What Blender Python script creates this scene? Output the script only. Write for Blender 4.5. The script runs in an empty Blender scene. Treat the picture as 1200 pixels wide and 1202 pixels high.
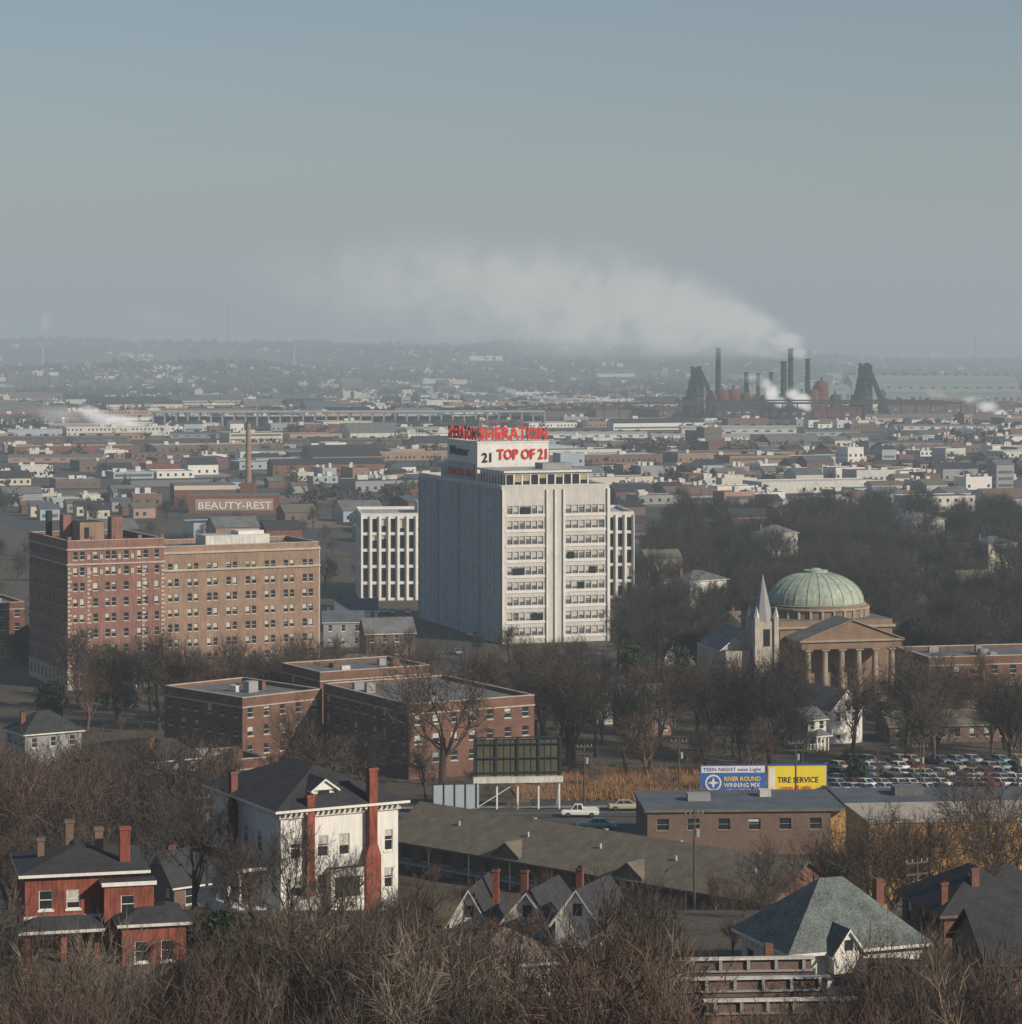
import bpy, math, random
import numpy as np
from mathutils import Vector, Matrix, noise as mnoise
random.seed(7); R=random.random; RU=random.uniform
FP=3214.0; CZ=80.0; HY=400.0
scene=bpy.context.scene
COL=scene.collection
def X(px,d): return (px-600)*d/FP
def Z(py,d): return CZ-(py-HY)*d/FP
# ------------------------------------------------------------------ terrain
GP=[(-400,70),(0,70),(60,56),(110,40),(150,31),(180,33),(200,35.2),(232,31.8),(262,22),(300,14.5),(340,12.9),(380,13.4),(400,12.6),(440,9.5),(560,6),(700,2.5),(900,0),(40000,0)]
def g0(y):
    for (a,za),(b,zb) in zip(GP,GP[1:]):
        if y<=b: return za+(zb-za)*(y-a)/(b-a)
    return 0
def sm(a,b,x):
    t=max(0,min(1,(x-a)/(b-a))); return t*t*(3-2*t)
def hills(x,y):
    if y<3600: return 0
    n=mnoise.noise(Vector((x/520,y/700,0)))+.5*mnoise.noise(Vector((x/190,y/260,3)))
    left=1-sm(100,900,x-0.02*y)
    z=math.exp(-((y-6400)/1100)**2)*((64+38*n)*left+(20+18*n)*(1-left))
    z+=math.exp(-((y-4700)/500)**2)*max(0,(24+30*n))*left*.8
    n2=mnoise.noise(Vector((x/900,y/2500,7)))
    z+=math.exp(-((y-11000)/2300)**2)*(62+50*n2+20*sm(500,2000,x))
    return z*sm(3600,4300,y)
def g(y,x=0): return g0(y)+hills(x,y)
# ------------------------------------------------------------------ materials
MATS={}
def mat(name,c,var=.18,scale=.6,rough=.9,c2=None,fine=6.0,spec=.3,metal=0,objrand=0,bump=0,streak=0):
    if name in MATS: return MATS[name]
    m=bpy.data.materials.new(name); m.use_nodes=True; nt=m.node_tree; N=nt.nodes; L=nt.links
    b=N['Principled BSDF']; b.inputs['Roughness'].default_value=rough
    b.inputs['Specular IOR Level'].default_value=spec; b.inputs['Metallic'].default_value=metal
    geo=N.new('ShaderNodeNewGeometry')
    n1=N.new('ShaderNodeTexNoise'); n1.inputs['Scale'].default_value=scale; n1.inputs['Detail'].default_value=5; n1.inputs['Roughness'].default_value=.65
    n2=N.new('ShaderNodeTexNoise'); n2.inputs['Scale'].default_value=fine; n2.inputs['Detail'].default_value=2
    L.new(geo.outputs['Position'],n1.inputs['Vector'])
    if streak:
        vm=N.new('ShaderNodeVectorMath'); vm.operation='MULTIPLY'; vm.inputs[1].default_value=(1,1,.12); L.new(geo.outputs['Position'],vm.inputs[0]); L.new(vm.outputs[0],n2.inputs['Vector'])
    else: L.new(geo.outputs['Position'],n2.inputs['Vector'])
    ad=N.new('ShaderNodeMath'); ad.operation='ADD'; L.new(n1.outputs['Fac'],ad.inputs[0]); L.new(n2.outputs['Fac'],ad.inputs[1])
    mr=N.new('ShaderNodeMapRange'); mr.inputs['From Min'].default_value=.7; mr.inputs['From Max'].default_value=1.3
    L.new(ad.outputs[0],mr.inputs['Value'])
    mx=N.new('ShaderNodeMix'); mx.data_type='RGBA'
    lo=[v*(1-var) for v in c]; hi=[min(1,v*(1+var)) for v in c]
    if c2: lo=list(c); hi=list(c2)
    mx.inputs[6].default_value=(*lo,1); mx.inputs[7].default_value=(*hi,1)
    L.new(mr.outputs[0],mx.inputs[0]); out=mx.outputs[2]
    if objrand:
        oi=N.new('ShaderNodeObjectInfo'); m2=N.new('ShaderNodeMapRange'); m2.inputs['To Min'].default_value=1-objrand; m2.inputs['To Max'].default_value=1+objrand
        L.new(oi.outputs['Random'],m2.inputs['Value'])
        hs=N.new('ShaderNodeHueSaturation'); L.new(m2.outputs[0],hs.inputs['Value']); L.new(m2.outputs[0],hs.inputs['Saturation']); L.new(out,hs.inputs['Color']); out=hs.outputs[0]
    L.new(out,b.inputs['Base Color'])
    if bump:
        bp=N.new('ShaderNodeBump'); bp.inputs['Strength'].default_value=bump; bp.inputs['Distance'].default_value=.1
        L.new(n2.outputs['Fac'],bp.inputs['Height']); L.new(bp.outputs[0],b.inputs['Normal'])
    MATS[name]=m; return m
mat('brick_red',(.18,.078,.056),.35,.5,fine=9,bump=.3)
mat('brick_brown',(.17,.092,.067),.4,.35,fine=9)
mat('brick_tan',(.29,.195,.14),.25,.25,fine=3,streak=1)
mat('brick_rose',(.245,.13,.105),.3,.25,fine=3,streak=1)
mat('brick_bright',(.23,.07,.048),.45,.7,fine=5,bump=.3,streak=1)
mat('white_paint',(.72,.70,.65),.14,.5,streak=1,fine=4)
mat('white_old',(.58,.56,.51),.25,.4,streak=1,fine=3)
mat('concrete',(.56,.54,.50),.14,.25,streak=1,fine=2)
mat('concrete_shade_blue',(.37,.40,.43),.14,.1,streak=1,fine=1.2)  # blue-grey of the hotel's shaded left side put into the colour
mat('concrete_rib',(.42,.45,.47),.12,.1,streak=1,fine=1.2)  # ribs on that wall, same shaded tint put in
mat('stone',(.24,.16,.11),.25,.4)
mat('stone_tan',(.34,.275,.21),.3,.4)
mat('stone_light',(.45,.40,.33),.25,.4)
mat('roof_dark',(.045,.045,.049),.4,.8,fine=8)
mat('roof_grey',(.16,.16,.16),.45,.25)
mat('roof_light',(.42,.43,.43),.35,.2)
mat('roof_brown',(.16,.14,.105),.35,.7,fine=7,bump=.3)
mat('roof_green',(.13,.15,.14),.5,.8,fine=6,bump=.4)
mat('roof_pink',(.19,.15,.135),.35,.9,fine=8)
mat('roof_slate',(.10,.12,.14),.35,.3)
mat('copper_green',(.35,.40,.32),.3,.35,fine=2,streak=1)
mat('copper_seam',(.27,.32,.26),.2,.5)
mat('glass',(.025,.03,.035),.3,.5,rough=.18,spec=.5)
mat('glass_mid',(.11,.12,.125),.4,.5,rough=.25,spec=.5)
mat('blind',(.50,.48,.43),.2,.5)
mat('blind_tan',(.40,.34,.22),.2,.5)
mat('yellow_wall',(.52,.30,.10),.2,.3)
mat('billboard_blue',(.04,.13,.42),.1,.5)
mat('billboard_yellow',(.80,.62,.05),.1,.5)
mat('sign_red',(.66,.04,.025),.12,1)
mat('black',(.02,.02,.022),.2,1)
mat('steel_dark',(.03,.034,.042),.3,.2)
mat('steel_rust',(.085,.045,.038),.35,.05,fine=.6)
mat('rust_red',(.16,.05,.04),.35,.05,fine=.5)
mat('board_olive',(.085,.085,.05),.3,.8)
mat('wood',(.10,.075,.055),.3,1)
mat('asphalt',(.07,.07,.072),.25,.2)
mat('pavement',(.26,.25,.23),.2,.3)
mat('earth',(.20,.145,.11),.3,.05)
mat('lane_paint',(.65,.63,.55),.15,.8)
mat('dry_grass',(.26,.145,.07),.35,.3,fine=3)
mat('bark',(.060,.047,.038),.3,1.5,c2=(.115,.086,.067),objrand=.3)
mat('bark_red',(.078,.053,.042),.3,1.5,c2=(.13,.088,.068),objrand=.25)
mat('bark_pale',(.16,.125,.09),.3,1.5,c2=(.25,.20,.145),objrand=.2)
mat('bark_dark',(.038,.032,.028),.3,1.5,c2=(.072,.058,.048),objrand=.35)
mat('evergreen',(.018,.034,.016),.3,1.5,c2=(.05,.075,.03),objrand=.2)
mat('far_trees',(.040,.038,.034),.3,.02,c2=(.075,.07,.058))
mat('w_cream',(.58,.53,.42),.15,.1); mat('w_blue',(.36,.41,.44),.15,.1); mat('w_brown',(.17,.115,.09),.25,.3)
mat('w_grey',(.30,.30,.30),.15,.1); mat('w_green',(.32,.37,.35),.15,.1); mat('w_pink',(.38,.26,.21),.15,.1)
mat('tire',(.015,.015,.015),.2,3); mat('chrome',(.5,.5,.5),.1,3,rough=.25,metal=.9)
CARC=dict(white=(.75,.74,.7),tan=(.42,.37,.28),blue=(.10,.16,.25),green=(.08,.12,.09),red=(.22,.04,.03),black=(.03,.03,.035),silver=(.42,.43,.44),teal=(.25,.36,.37))
for k,c in CARC.items(): mat('paint_'+k,c,.04,.5,rough=.3,spec=.5)
# ------------------------------------------------------------------ mesh builder
def newobj(name,me,loc=(0,0,0),yaw=0,parent=None):
    o=bpy.data.objects.new(name,me); o.location=loc; o.rotation_euler=(0,0,yaw)
    COL.objects.link(o)
    if parent: o.parent=parent
    return o
class MB:
    def __init__(s): s.v=[]; s.f=[]; s.m=[]; s.names=[]
    def mi(s,n):
        if n not in s.names: s.names.append(n)
        return s.names.index(n)
    def poly(s,pts,m):
        i=len(s.v); s.v.extend([tuple(p) for p in pts]); s.f.append(tuple(range(i,i+len(pts)))); s.m.append(s.mi(m))
    def box(s,x0,x1,y0,y1,z0,z1,m,top=None,bottom=True):
        a=(x0,y0,z0);b=(x1,y0,z0);c=(x1,y1,z0);d=(x0,y1,z0);e=(x0,y0,z1);f=(x1,y0,z1);h=(x1,y1,z1);i=(x0,y1,z1)
        for q in ((a,b,f,e),(b,c,h,f),(c,d,i,h),(d,a,e,i)): s.poly(q,m)
        s.poly((e,f,h,i),top or m)
        if bottom: s.poly((d,c,b,a),m)
    def cyl(s,x,y,z0,z1,r0,r1,m,n=14,cap=True):
        p=[(math.cos(2*math.pi*k/n),math.sin(2*math.pi*k/n)) for k in range(n)]
        for k in range(n):
            a=p[k];b=p[(k+1)%n]
            s.poly([(x+a[0]*r0,y+a[1]*r0,z0),(x+b[0]*r0,y+b[1]*r0,z0),(x+b[0]*r1,y+b[1]*r1,z1),(x+a[0]*r1,y+a[1]*r1,z1)],m)
        if cap: s.poly([(x+a[0]*r1,y+a[1]*r1,z1) for a in p],m)
    def beam(s,a,b,r,m):
        a=Vector(a);b=Vector(b);d=(b-a).normalized(); u=d.cross(Vector((0,0,1)))
        if u.length<.01: u=Vector((1,0,0))
        u.normalize(); w=d.cross(u)
        q=[u*r+w*r,-u*r+w*r,-u*r-w*r,u*r-w*r]
        for k in range(4): s.poly([a+q[k],a+q[(k+1)%4],b+q[(k+1)%4],b+q[k]],m)
        s.poly([b+c for c in q],m); s.poly([a+c for c in q],m)
    def fac(s,P,U,W,z0,z1,cols,rows,wall,glass='glass',depth=.2,sill=None,frame=None,blind=.35,bm='blind',skip=None):
        U=Vector((U[0],U[1],0)); Nn=Vector((U.y,-U.x,0)); P=Vector((P[0],P[1],0))
        us=sorted(set([0,W]+[a for c in cols for a in c])); vs=sorted(set([z0,z1]+[a for c in rows for a in c]))
        pt=lambda u,z,o=0: P+U*u+Nn*o+Vector((0,0,z))
        cs=set((round(c[0],4)) for c in cols); rs=set(round(r[0],4) for r in rows)
        for ui,(ua,ub) in enumerate(zip(us,us[1:])):
            for vi,(va,vb) in enumerate(zip(vs,vs[1:])):
                if round(ua,4) in cs and round(va,4) in rs and not (skip and skip(ua,va)):
                    dd=-depth
                    s.poly([pt(ua,va),pt(ub,va),pt(ub,va,dd),pt(ua,va,dd)],sill or wall)
                    s.poly([pt(ua,vb),pt(ub,vb),pt(ub,vb,dd),pt(ua,vb,dd)],wall)
                    s.poly([pt(ua,va),pt(ua,vb),pt(ua,vb,dd),pt(ua,va,dd)],wall)
                    s.poly([pt(ub,va),pt(ub,vb),pt(ub,vb,dd),pt(ub,va,dd)],wall)
                    k=va+(vb-va)*(RU(.2,.75) if R()<blind else 1.0)
                    s.poly([pt(ua,va,dd),pt(ub,va,dd),pt(ub,k,dd),pt(ua,k,dd)],glass)
                    if k<vb: s.poly([pt(ua,k,dd),pt(ub,k,dd),pt(ub,vb,dd),pt(ua,vb,dd)],bm)
                    if frame:
                        f=.06; mz=(va+vb)/2; o=dd+.05
                        for (a,b,c,d) in ((ua,ub,mz-f/2,mz+f/2),(ua,ua+f,va,vb),(ub-f,ub,va,vb),(ua,ub,vb-f,vb),(ua,ub,va,va+f)):
                            s.poly([pt(a,c,o),pt(b,c,o),pt(b,d,o),pt(a,d,o)],frame); o+=.004
                    if sill:
                        a=pt(ua-.1,va-.16,.07);b=pt(ub+.1,va-.16,.07);c=pt(ub+.1,va-.002,.07);d=pt(ua-.1,va-.002,.07)
                        s.poly([a,b,c,d],sill); s.poly([d,c,pt(ub+.1,va-.002,0),pt(ua-.1,va-.002,0)],sill)
                else: s.poly([pt(ua,va),pt(ub,va),pt(ub,vb),pt(ua,vb)],wall)
    def hip(s,x0,x1,y0,y1,z,h,m,o=.5,soff='white_paint'):
        x0-=o;x1+=o;y0-=o;y1+=o; W=x1-x0;D=y1-y0; t=min(W,D)/2; 
        s.box(x0,x1,y0,y1,z-.22,z,soff)
        z+=.003
        if W>=D: a=(x0+t,(y0+y1)/2,z+h); b=(x1-t,(y0+y1)/2,z+h)
        else: a=((x0+x1)/2,y0+t,z+h); b=((x0+x1)/2,y1-t,z+h)
        A=(x0,y0,z);B=(x1,y0,z);C=(x1,y1,z);D_=(x0,y1,z)
        if W>=D:
            s.poly([A,B,b,a],m);s.poly([C,D_,a,b],m);s.poly([D_,A,a],m);s.poly([B,C,b],m)
        else:
            s.poly([A,B,a],m);s.poly([C,D_,b],m);s.poly([B,C,b,a],m);s.poly([D_,A,a,b],m)
    def gable(s,x0,x1,y0,y1,z,h,m,wall,axis='x',o=.4,trim='white_paint'):
        T=.18
        def p(a,b,c): return (a,b,c) if axis=='x' else (b,a,c)
        if axis=='x': a0,a1,b0,b1=x0,x1,y0,y1
        else: a0,a1,b0,b1=y0,y1,x0,x1
        mid=(b0+b1)/2; sl=h/((b1-b0)/2)
        s.poly([p(a0,b0,z),p(a0,b1,z),p(a0,mid,z+h)],wall); s.poly([p(a1,b0,z),p(a1,b1,z),p(a1,mid,z+h)],wall)
        for sg,be in ((-1,b0-o),(1,b1+o)):
            ze=z-sl*o
            q=[p(a0-o,be,ze),p(a1+o,be,ze),p(a1+o,mid,z+h),p(a0-o,mid,z+h)]
            up=[(a,b,c+T) for a,b,c in q]
            s.poly(up,m); s.poly(q,trim)
            s.poly([q[0],q[1],up[1],up[0]],trim); s.poly([q[1],q[2],up[2],up[1]],trim); s.poly([q[3],q[0],up[0],up[3]],trim)
    def obj(s,name,loc=(0,0,0),yaw=0,parent=None,smooth=False):
        me=bpy.data.meshes.new(name); me.from_pydata(s.v,[],s.f)
        for n in s.names: me.materials.append(MATS[n])
        me.polygons.foreach_set('material_index',s.m)
        me.update(); return newobj(name,me,loc,math.radians(yaw),parent)
def grid(n,W,w,m=None):
    m=W/n/2 if m is None else m
    if n==1: return [((W-w)/2,(W+w)/2)]
    st=(W-2*m)/(n-1); return [(m+i*st-w/2,m+i*st+w/2) for i in range(n)]
def pairs(n,W,w,gap,m):
    o=[]
    st=(W-2*m)/(n-1)
    for i in range(n):
        c=m+i*st; o+=[(c-gap/2-w,c-gap/2),(c+gap/2,c+gap/2+w)]
    return o
def parapet(b,W,D,z,h,t,m,cap='white_old',x0=0,y0=0):
    for (a,c,d,e) in ((x0,x0+W,y0,y0+t),(x0,x0+W,y0+D-t,y0+D),(x0,x0+t,y0+t,y0+D-t),(x0+W-t,x0+W,y0+t,y0+D-t)):
        b.box(a,c,d,e,z,z+h,m); b.box(a-.06,c+.06,d-.06,e+.06,z+h+.002,z+h+.15,cap)
def text(body,size,mname,parent,loc,rot,name='lettering',ext=.1,wid=None,bold=.018):
    c=bpy.data.curves.new(name,'FONT'); c.body=body; c.size=size; c.extrude=ext; c.offset=size*bold; c.resolution_u=2
    c.materials.append(MATS[mname]); o=bpy.data.objects.new(name,c); COL.objects.link(o); o.parent=parent
    o.location=loc; o.rotation_euler=rot
    if wid:
        bpy.context.view_layer.update(); o.scale=(wid/max(.01,o.dimensions.x),1,1)
    return o
# ------------------------------------------------------------------ ground
def ground():
    ys=[a for a,_ in GP[:-1]]+list(range(-300,900,60))+list(range(950,3600,250))+list(range(3600,9000,90))+list(range(9000,17000,300))+[18000,22000,30000,40000]
    ys=sorted(set(ys)); xs=sorted(set(list(range(-3000,3001,90))+[-20000,-12000,-8000,-5500,-4200,-3500,3500,4200,5500,8000,12000,20000]))
    v=[(x,y,g(y,x)) for y in ys for x in xs]; n=len(xs)
    f=[(j*n+i,j*n+i+1,(j+1)*n+i+1,(j+1)*n+i) for j in range(len(ys)-1) for i in range(n-1)]
    me=bpy.data.meshes.new('ground'); me.from_pydata(v,[],f)
    m=mat('ground_litter',(.06,.048,.036),.3,.12,c2=(.135,.11,.08),fine=1.2); me.materials.append(m); newobj('ground',me)
ground()
def strip(name,pts,w,m,off=.05,step=3):
    b=MB()
    for (x0,y0),(x1,y1) in zip(pts,pts[1:]):
        L=math.hypot(x1-x0,y1-y0); n=max(1,int(L/step)); nx,ny=-(y1-y0)/L*w/2,(x1-x0)/L*w/2
        for k in range(n):
            a=k/n;c=(k+1)/n
            xa,ya,xb,yb=x0+(x1-x0)*a,y0+(y1-y0)*a,x0+(x1-x0)*c,y0+(y1-y0)*c
            q=[(xa+nx,ya+ny),(xa-nx,ya-ny),(xb-nx,yb-ny),(xb+nx,yb+ny)]
            b.poly([(p[0],p[1],g0(p[1])+off) for p in q],m)
    return b.obj(name)
# ------------------------------------------------------------------ hotel
A=19
def hotel():
    b=MB(); W,D,H=29.5,72,39.8
    g_=2.3
    rows=[(1.2+i*3.9+.9,1.2+i*3.9+3.0) for i in range(10)]
    rows=[(a,c) for a,c in rows if c<H-.6]
    def win(c0,c1,n):
        w=(c1-c0)/n; return [(c0+i*w+.12,c0+(i+1)*w-.12) for i in range(n)]
    cols=win(1.4,11.4,6)+win(17.3,28.2,6)
    b.fac((0,0),(1,0),W,0,H,cols,rows,'concrete','glass_mid',.3,blind=.97,frame='concrete')
    for (a,c) in rows:
        for x0,x1 in ((1.0,11.8),(16.9,28.6)):
            b.box(x0,x1,-.16,-.002,a-.75,a-.12,'white_paint')
    for x,row in ((3,4),(5,8),(18,5),(24,4),(20.8,3),(8,1)):
        if row<len(rows): b.box(x,x+RU(1.5,3.2),-.06,-.01,rows[row][0],rows[row][1]-.3,'glass')
    for x in (0.02,12.0,14.3,16.6,28.75): b.box(x,x+.5 if x!=28.75 else x+.73,-.55,-.003,0,H-.2,'white_paint')
    b.fac((W,0),(0,1),D,0,H,grid(18,D,2.2),rows,'concrete','glass',.3)
    b.fac((W,D),(-1,0),W,0,H,grid(8,W,2),rows,'concrete','glass',.3)
    b.fac((0,D),(0,-1),D,0,H,[],[],'concrete_shade_blue')
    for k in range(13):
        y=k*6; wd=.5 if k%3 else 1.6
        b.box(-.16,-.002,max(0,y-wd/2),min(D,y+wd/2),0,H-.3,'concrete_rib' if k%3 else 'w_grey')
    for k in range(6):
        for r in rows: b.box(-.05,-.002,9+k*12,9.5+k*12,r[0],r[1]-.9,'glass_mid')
    b.poly([(0,0,H),(W,0,H),(W,D,H),(0,D,H)],'roof_grey')
    parapet(b,W,D,H,.8,.4,'concrete','white_paint')
    z=H+.05; pw=22.5
    b.fac((1.5,1.2),(1,0),pw,z,z+4.0,grid(10,pw,1.9),[(z+.9,z+3.5)],'white_paint','glass',.2,blind=.35,bm='blind_tan')
    b.fac((1.5,22),(0,-1),20.8,z,z+4,grid(9,20.8,1.6),[(z+.9,z+3.3)],'white_paint','glass',.2,blind=.5,bm='blind_tan')
    b.box(1.5+pw-.01,1.5+pw+.2,1.2,22,z,z+4,'white_old')
    b.box(.8,pw+2.3,.5,23,z+4.003,z+4.5,'white_paint','roof_light')
    bx0,bx1,by0,by1=2.0,22,25.8,52; zt=50.6
    b.box(bx0,bx1,by0,by1,H+.03,zt,'white_paint','roof_light')
    b.box(bx0-.15,bx1+.15,by0-.15,by1+.15,zt+.003,zt+.4,'white_paint')
    b.box(bx0-.5,bx0-.16,by0+2,by1-2,H+.5,zt-5.5,'w_blue')
    b.box(4,10,56,64,H+.03,H+4,'concrete_shade_blue'); b.box(14,22,8,14,z+4.503,z+6,'w_grey'); b.box(25,28,30,40,H+.03,H+2.2,'w_grey')
    for i in range(5): b.beam((bx0+.9,by0+2+i*5.4,zt+.4),(bx0+.9,by0+2+i*5.4,zt+3.8),.07,'steel_dark')
    for i in range(5): b.beam((bx0+1+i*4.5,by0+1.2,zt+.4),(bx0+1+i*4.5,by0+1.2,zt+3.8),.07,'steel_dark')
    o=b.obj('hotel_tower',(X(589,700),700,g_),A)
    h=math.pi/2
    text('SHERATON',4.6,'sign_red',o,(bx0+.4,by0+.3,zt+.9),(h,0,0),'roof_lettering',.15,19.4,.03)
    text('SHERATON',4.6,'sign_red',o,(bx0,by1-1,zt+.9),(h,0,-h),'roof_lettering_side',.15,24,.03)
    text('TOP OF 21',3.8,'sign_red',o,(bx0+5.5,by0-.35,zt-4.3),(h,0,0),'restaurant_lettering',.1,14)
    text('Motor',3.4,'black',o,(bx0-.3,by1-3,zt-3.6),(h,0,-h),'script_lettering',.06,16)
    text('CHARCOAL GRILL',2.6,'sign_red',o,(bx0-.6,by1-1,zt-9.0),(h,0,-h),'side_lettering',.06,24)
    text('21',3.5,'black',o,(bx0+1.2,by0-.3,zt-5),(h,0,0),'number_lettering',.06,2.6)
hotel()
def office():
    b=MB(); d=835; W,D,H=84,34,26
    n=30; cols=grid(n,W,1.5); rows=[(1+i*5,1+i*5+4.1) for i in range(5)]
    b.fac((0,0),(1,0),W,0,H,cols,rows,'white_paint','glass',.5,blind=.2)
    b.fac((0,D),(0,-1),D,0,H,grid(12,D,1.5),rows,'white_paint','glass',.5,blind=.12)
    b.fac((W,0),(0,1),D,0,H,grid(12,D,1.5),rows,'white_paint','glass',.5)
    b.fac((W,D),(-1,0),W,0,H,cols,rows,'white_paint','glass',.5)
    for i in range(n+1): b.box(i*(W/n)-.15 if i else 0,i*(W/n)+.15,-.7,-.003,0,H,'white_paint')
    b.poly([(0,0,H),(W,0,H),(W,D,H),(0,D,H)],'roof_light'); parapet(b,W,D,H,.7,.4,'white_paint','white_paint')
    b.box(18,40,10,24,H,H+3.5,'concrete_shade_blue'); b.box(55,75,10,22,H,H+3,'concrete')
    b.obj('office_building',(X(424,d),d,0.6),6)
office()
# ------------------------------------------------------------------ big brick apartments (left)
def brick_hotel():
    b=MB(); H=31; W1,D1=21.4,31
    rows=[(4.6+i*3.35,4.6+i*3.35+1.75) for i in range(8)]
    r0=[(1.2,3.4)]
    c1=[(1.2,2.2),(2.7,3.7),(5.6,6.7),(8.3,9.3),(9.7,10.7),(12.4,13.5),(15.4,16.4),(16.8,17.8),(19.3,20.3)]
    b.fac((0,0),(1,0),W1,3.9,H,c1,rows,'brick_rose','glass',.2,'stone_light','white_paint',.45)
    b.fac((0,0),(1,0),W1,0,3.9,c1,r0,'stone_light','glass',.25)
    b.fac((0,D1),(0,-1),D1,3.9,H,grid(10,D1,1.1),rows,'brick_rose','glass',.2,'stone_light','white_paint',.4)
    b.fac((0,D1),(0,-1),D1,0,3.9,grid(10,D1,1.4),r0,'stone_light','glass',.25)
    b.fac((W1,0),(0,1),D1,0,H,[],[],'brick_rose'); b.fac((W1,D1),(-1,0),W1,0,H,[],[],'brick_rose')
    for z in (3.9,H-4.1,H-.9): b.box(-.25,W1+.25,-.25,-.003,z,z+.35,'stone_light'); b.box(-.25,-.003,0,D1,z,z+.35,'stone_light')
    for x in (0,4.3,W1-4.9,W1-.6):
        for k in range(26): b.box(x,x+(.9 if k%2 else .55),-.1,-.004,4.3+k*.9,4.3+k*.9+.5,'stone_light')
    for x in (4.6,7.4,11.4,14.3): 
        for z in (H-3,H-6.2): b.box(x-.35,x+.35,-.14,-.005,z,z+1.1,'stone_light')
    b.poly([(0,0,H),(W1,0,H),(W1,D1,H),(0,D1,H)],'roof_dark'); parapet(b,W1,D1,H,1.1,.4,'brick_rose','stone_light')
    for x in (0,5.2,10.4,15.6,W1-.8): b.box(x,x+.8,-.05,.75,H+1.3,H+2.0,'brick_rose')
    b.box(5,10.5,8,15,H,H+4.5,'brick_tan','roof_dark'); b.box(11.5,14,6,9,H,H+5.6,'brick_rose'); b.box(3,4.8,14,17,H,H+5.8,'brick_rose'); b.box(1,2.2,20,21.2,H,H+6.5,'steel_dark')
    b.box(6,7,7.9,8,H+1,H+3.4,'glass')
    x0=W1+.01; W2=36.4; H2=29.2; y0=1.4; D2=20
    rows2=[(1.6+i*3.3,1.6+i*3.3+1.7) for i in range(8)]
    cols=pairs(8,W2,1.0,.45,2.6)
    b.fac((x0,y0),(1,0),W2,0,H2,cols,rows2,'brick_tan','glass',.2,'stone_light','white_paint',.55)
    b.fac((x0+W2,y0),(0,1),D2,0,H2,grid(6,D2,1.1),rows2,'brick_tan','glass',.2,'stone_light','white_paint')
    b.fac((x0+W2,y0+D2),(-1,0),W2,0,H2,[],[],'brick_tan')
    for z in (H2-4.5,H2-.7): b.box(x0,x0+W2+.3,y0-.35,y0-.003,z,z+.45,'stone_light')
    b.box(x0+W2+.003,x0+W2+.3,y0,y0+.9,0,H2,'stone_light')
    b.poly([(x0,y0,H2),(x0+W2,y0,H2),(x0+W2,y0+D2,H2),(x0,y0+D2,H2)],'roof_grey')
    parapet(b,W2,D2,H2,.9,.4,'brick_tan','stone_light',x0,y0)
    b.box(x0+12,x0+27,y0+6,y0+13,H2,H2+2.6,'white_old','roof_light'); b.box(x0+20,x0+26,y0+7,y0+12,H2+2.6,H2+3.4,'white_paint')
    b.obj('brick_apartment_tower',(X(80,585),585,g0(585)-.3),25)
brick_hotel()
# ------------------------------------------------------------------ low brick apartments
def lowapt(px,d,yaw,W,D,ztop,nf,ncol,wall='brick_brown'):
    b=MB(); gz=g0(d)-1.5; H=ztop-gz
    rows=[(H-3.1*(i+1)+.3,H-3.1*(i+1)+1.9) for i in range(nf)]
    b.fac((0,0),(1,0),W,0,H,grid(ncol,W,1.25),rows,wall,'glass',.18,'stone_light','white_paint',.45)
    b.fac((0,D),(0,-1),D,0,H,grid(max(3,int(D/3.2)),D,1.25),rows,wall,'glass',.18,'stone_light','white_paint',.4)
    b.fac((W,0),(0,1),D,0,H,grid(max(3,int(D/3.4)),D,1.25),rows,wall,'glass',.18,'stone_light','white_paint'); b.fac((W,D),(-1,0),W,0,H,[],[],wall)
    b.poly([(0,0,H),(W,0,H),(W,D,H),(0,D,H)],'roof_grey'); parapet(b,W,D,H,.55,.35,wall,'stone_light')
    b.box(-.1,W+.1,-.12,-.004,H-1.1,H-.9,'stone_light'); b.box(-.12,-.004,0,D,H-1.1,H-.9,'stone_light')
    for k in range(5):
        x=RU(1.5,W-3);y=RU(2,D-4); b.box(x,x+RU(.6,2.4),y,y+RU(.6,2.2),H+.01,H+RU(.7,1.9),random.choice(['brick_brown','w_grey','white_old']))
    return b.obj('brick_apartment_building',(X(px,d),d,gz),yaw)
lowapt(285,455,43,17,22,20.1,3,5)
lowapt(480,440,30,23.4,31,21.0,3,7)
lowapt(376,486,30,22,16,20.6,3,6)
lowapt(215,420,30,14,12,14.5,2,4,'brick_red')
lowapt(1090,520,12,34,18,Z(775,520),3,9,'brick_brown')
lowapt(-40,640,25,14,20,Z(712,640),4,4,'brick_red')
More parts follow.
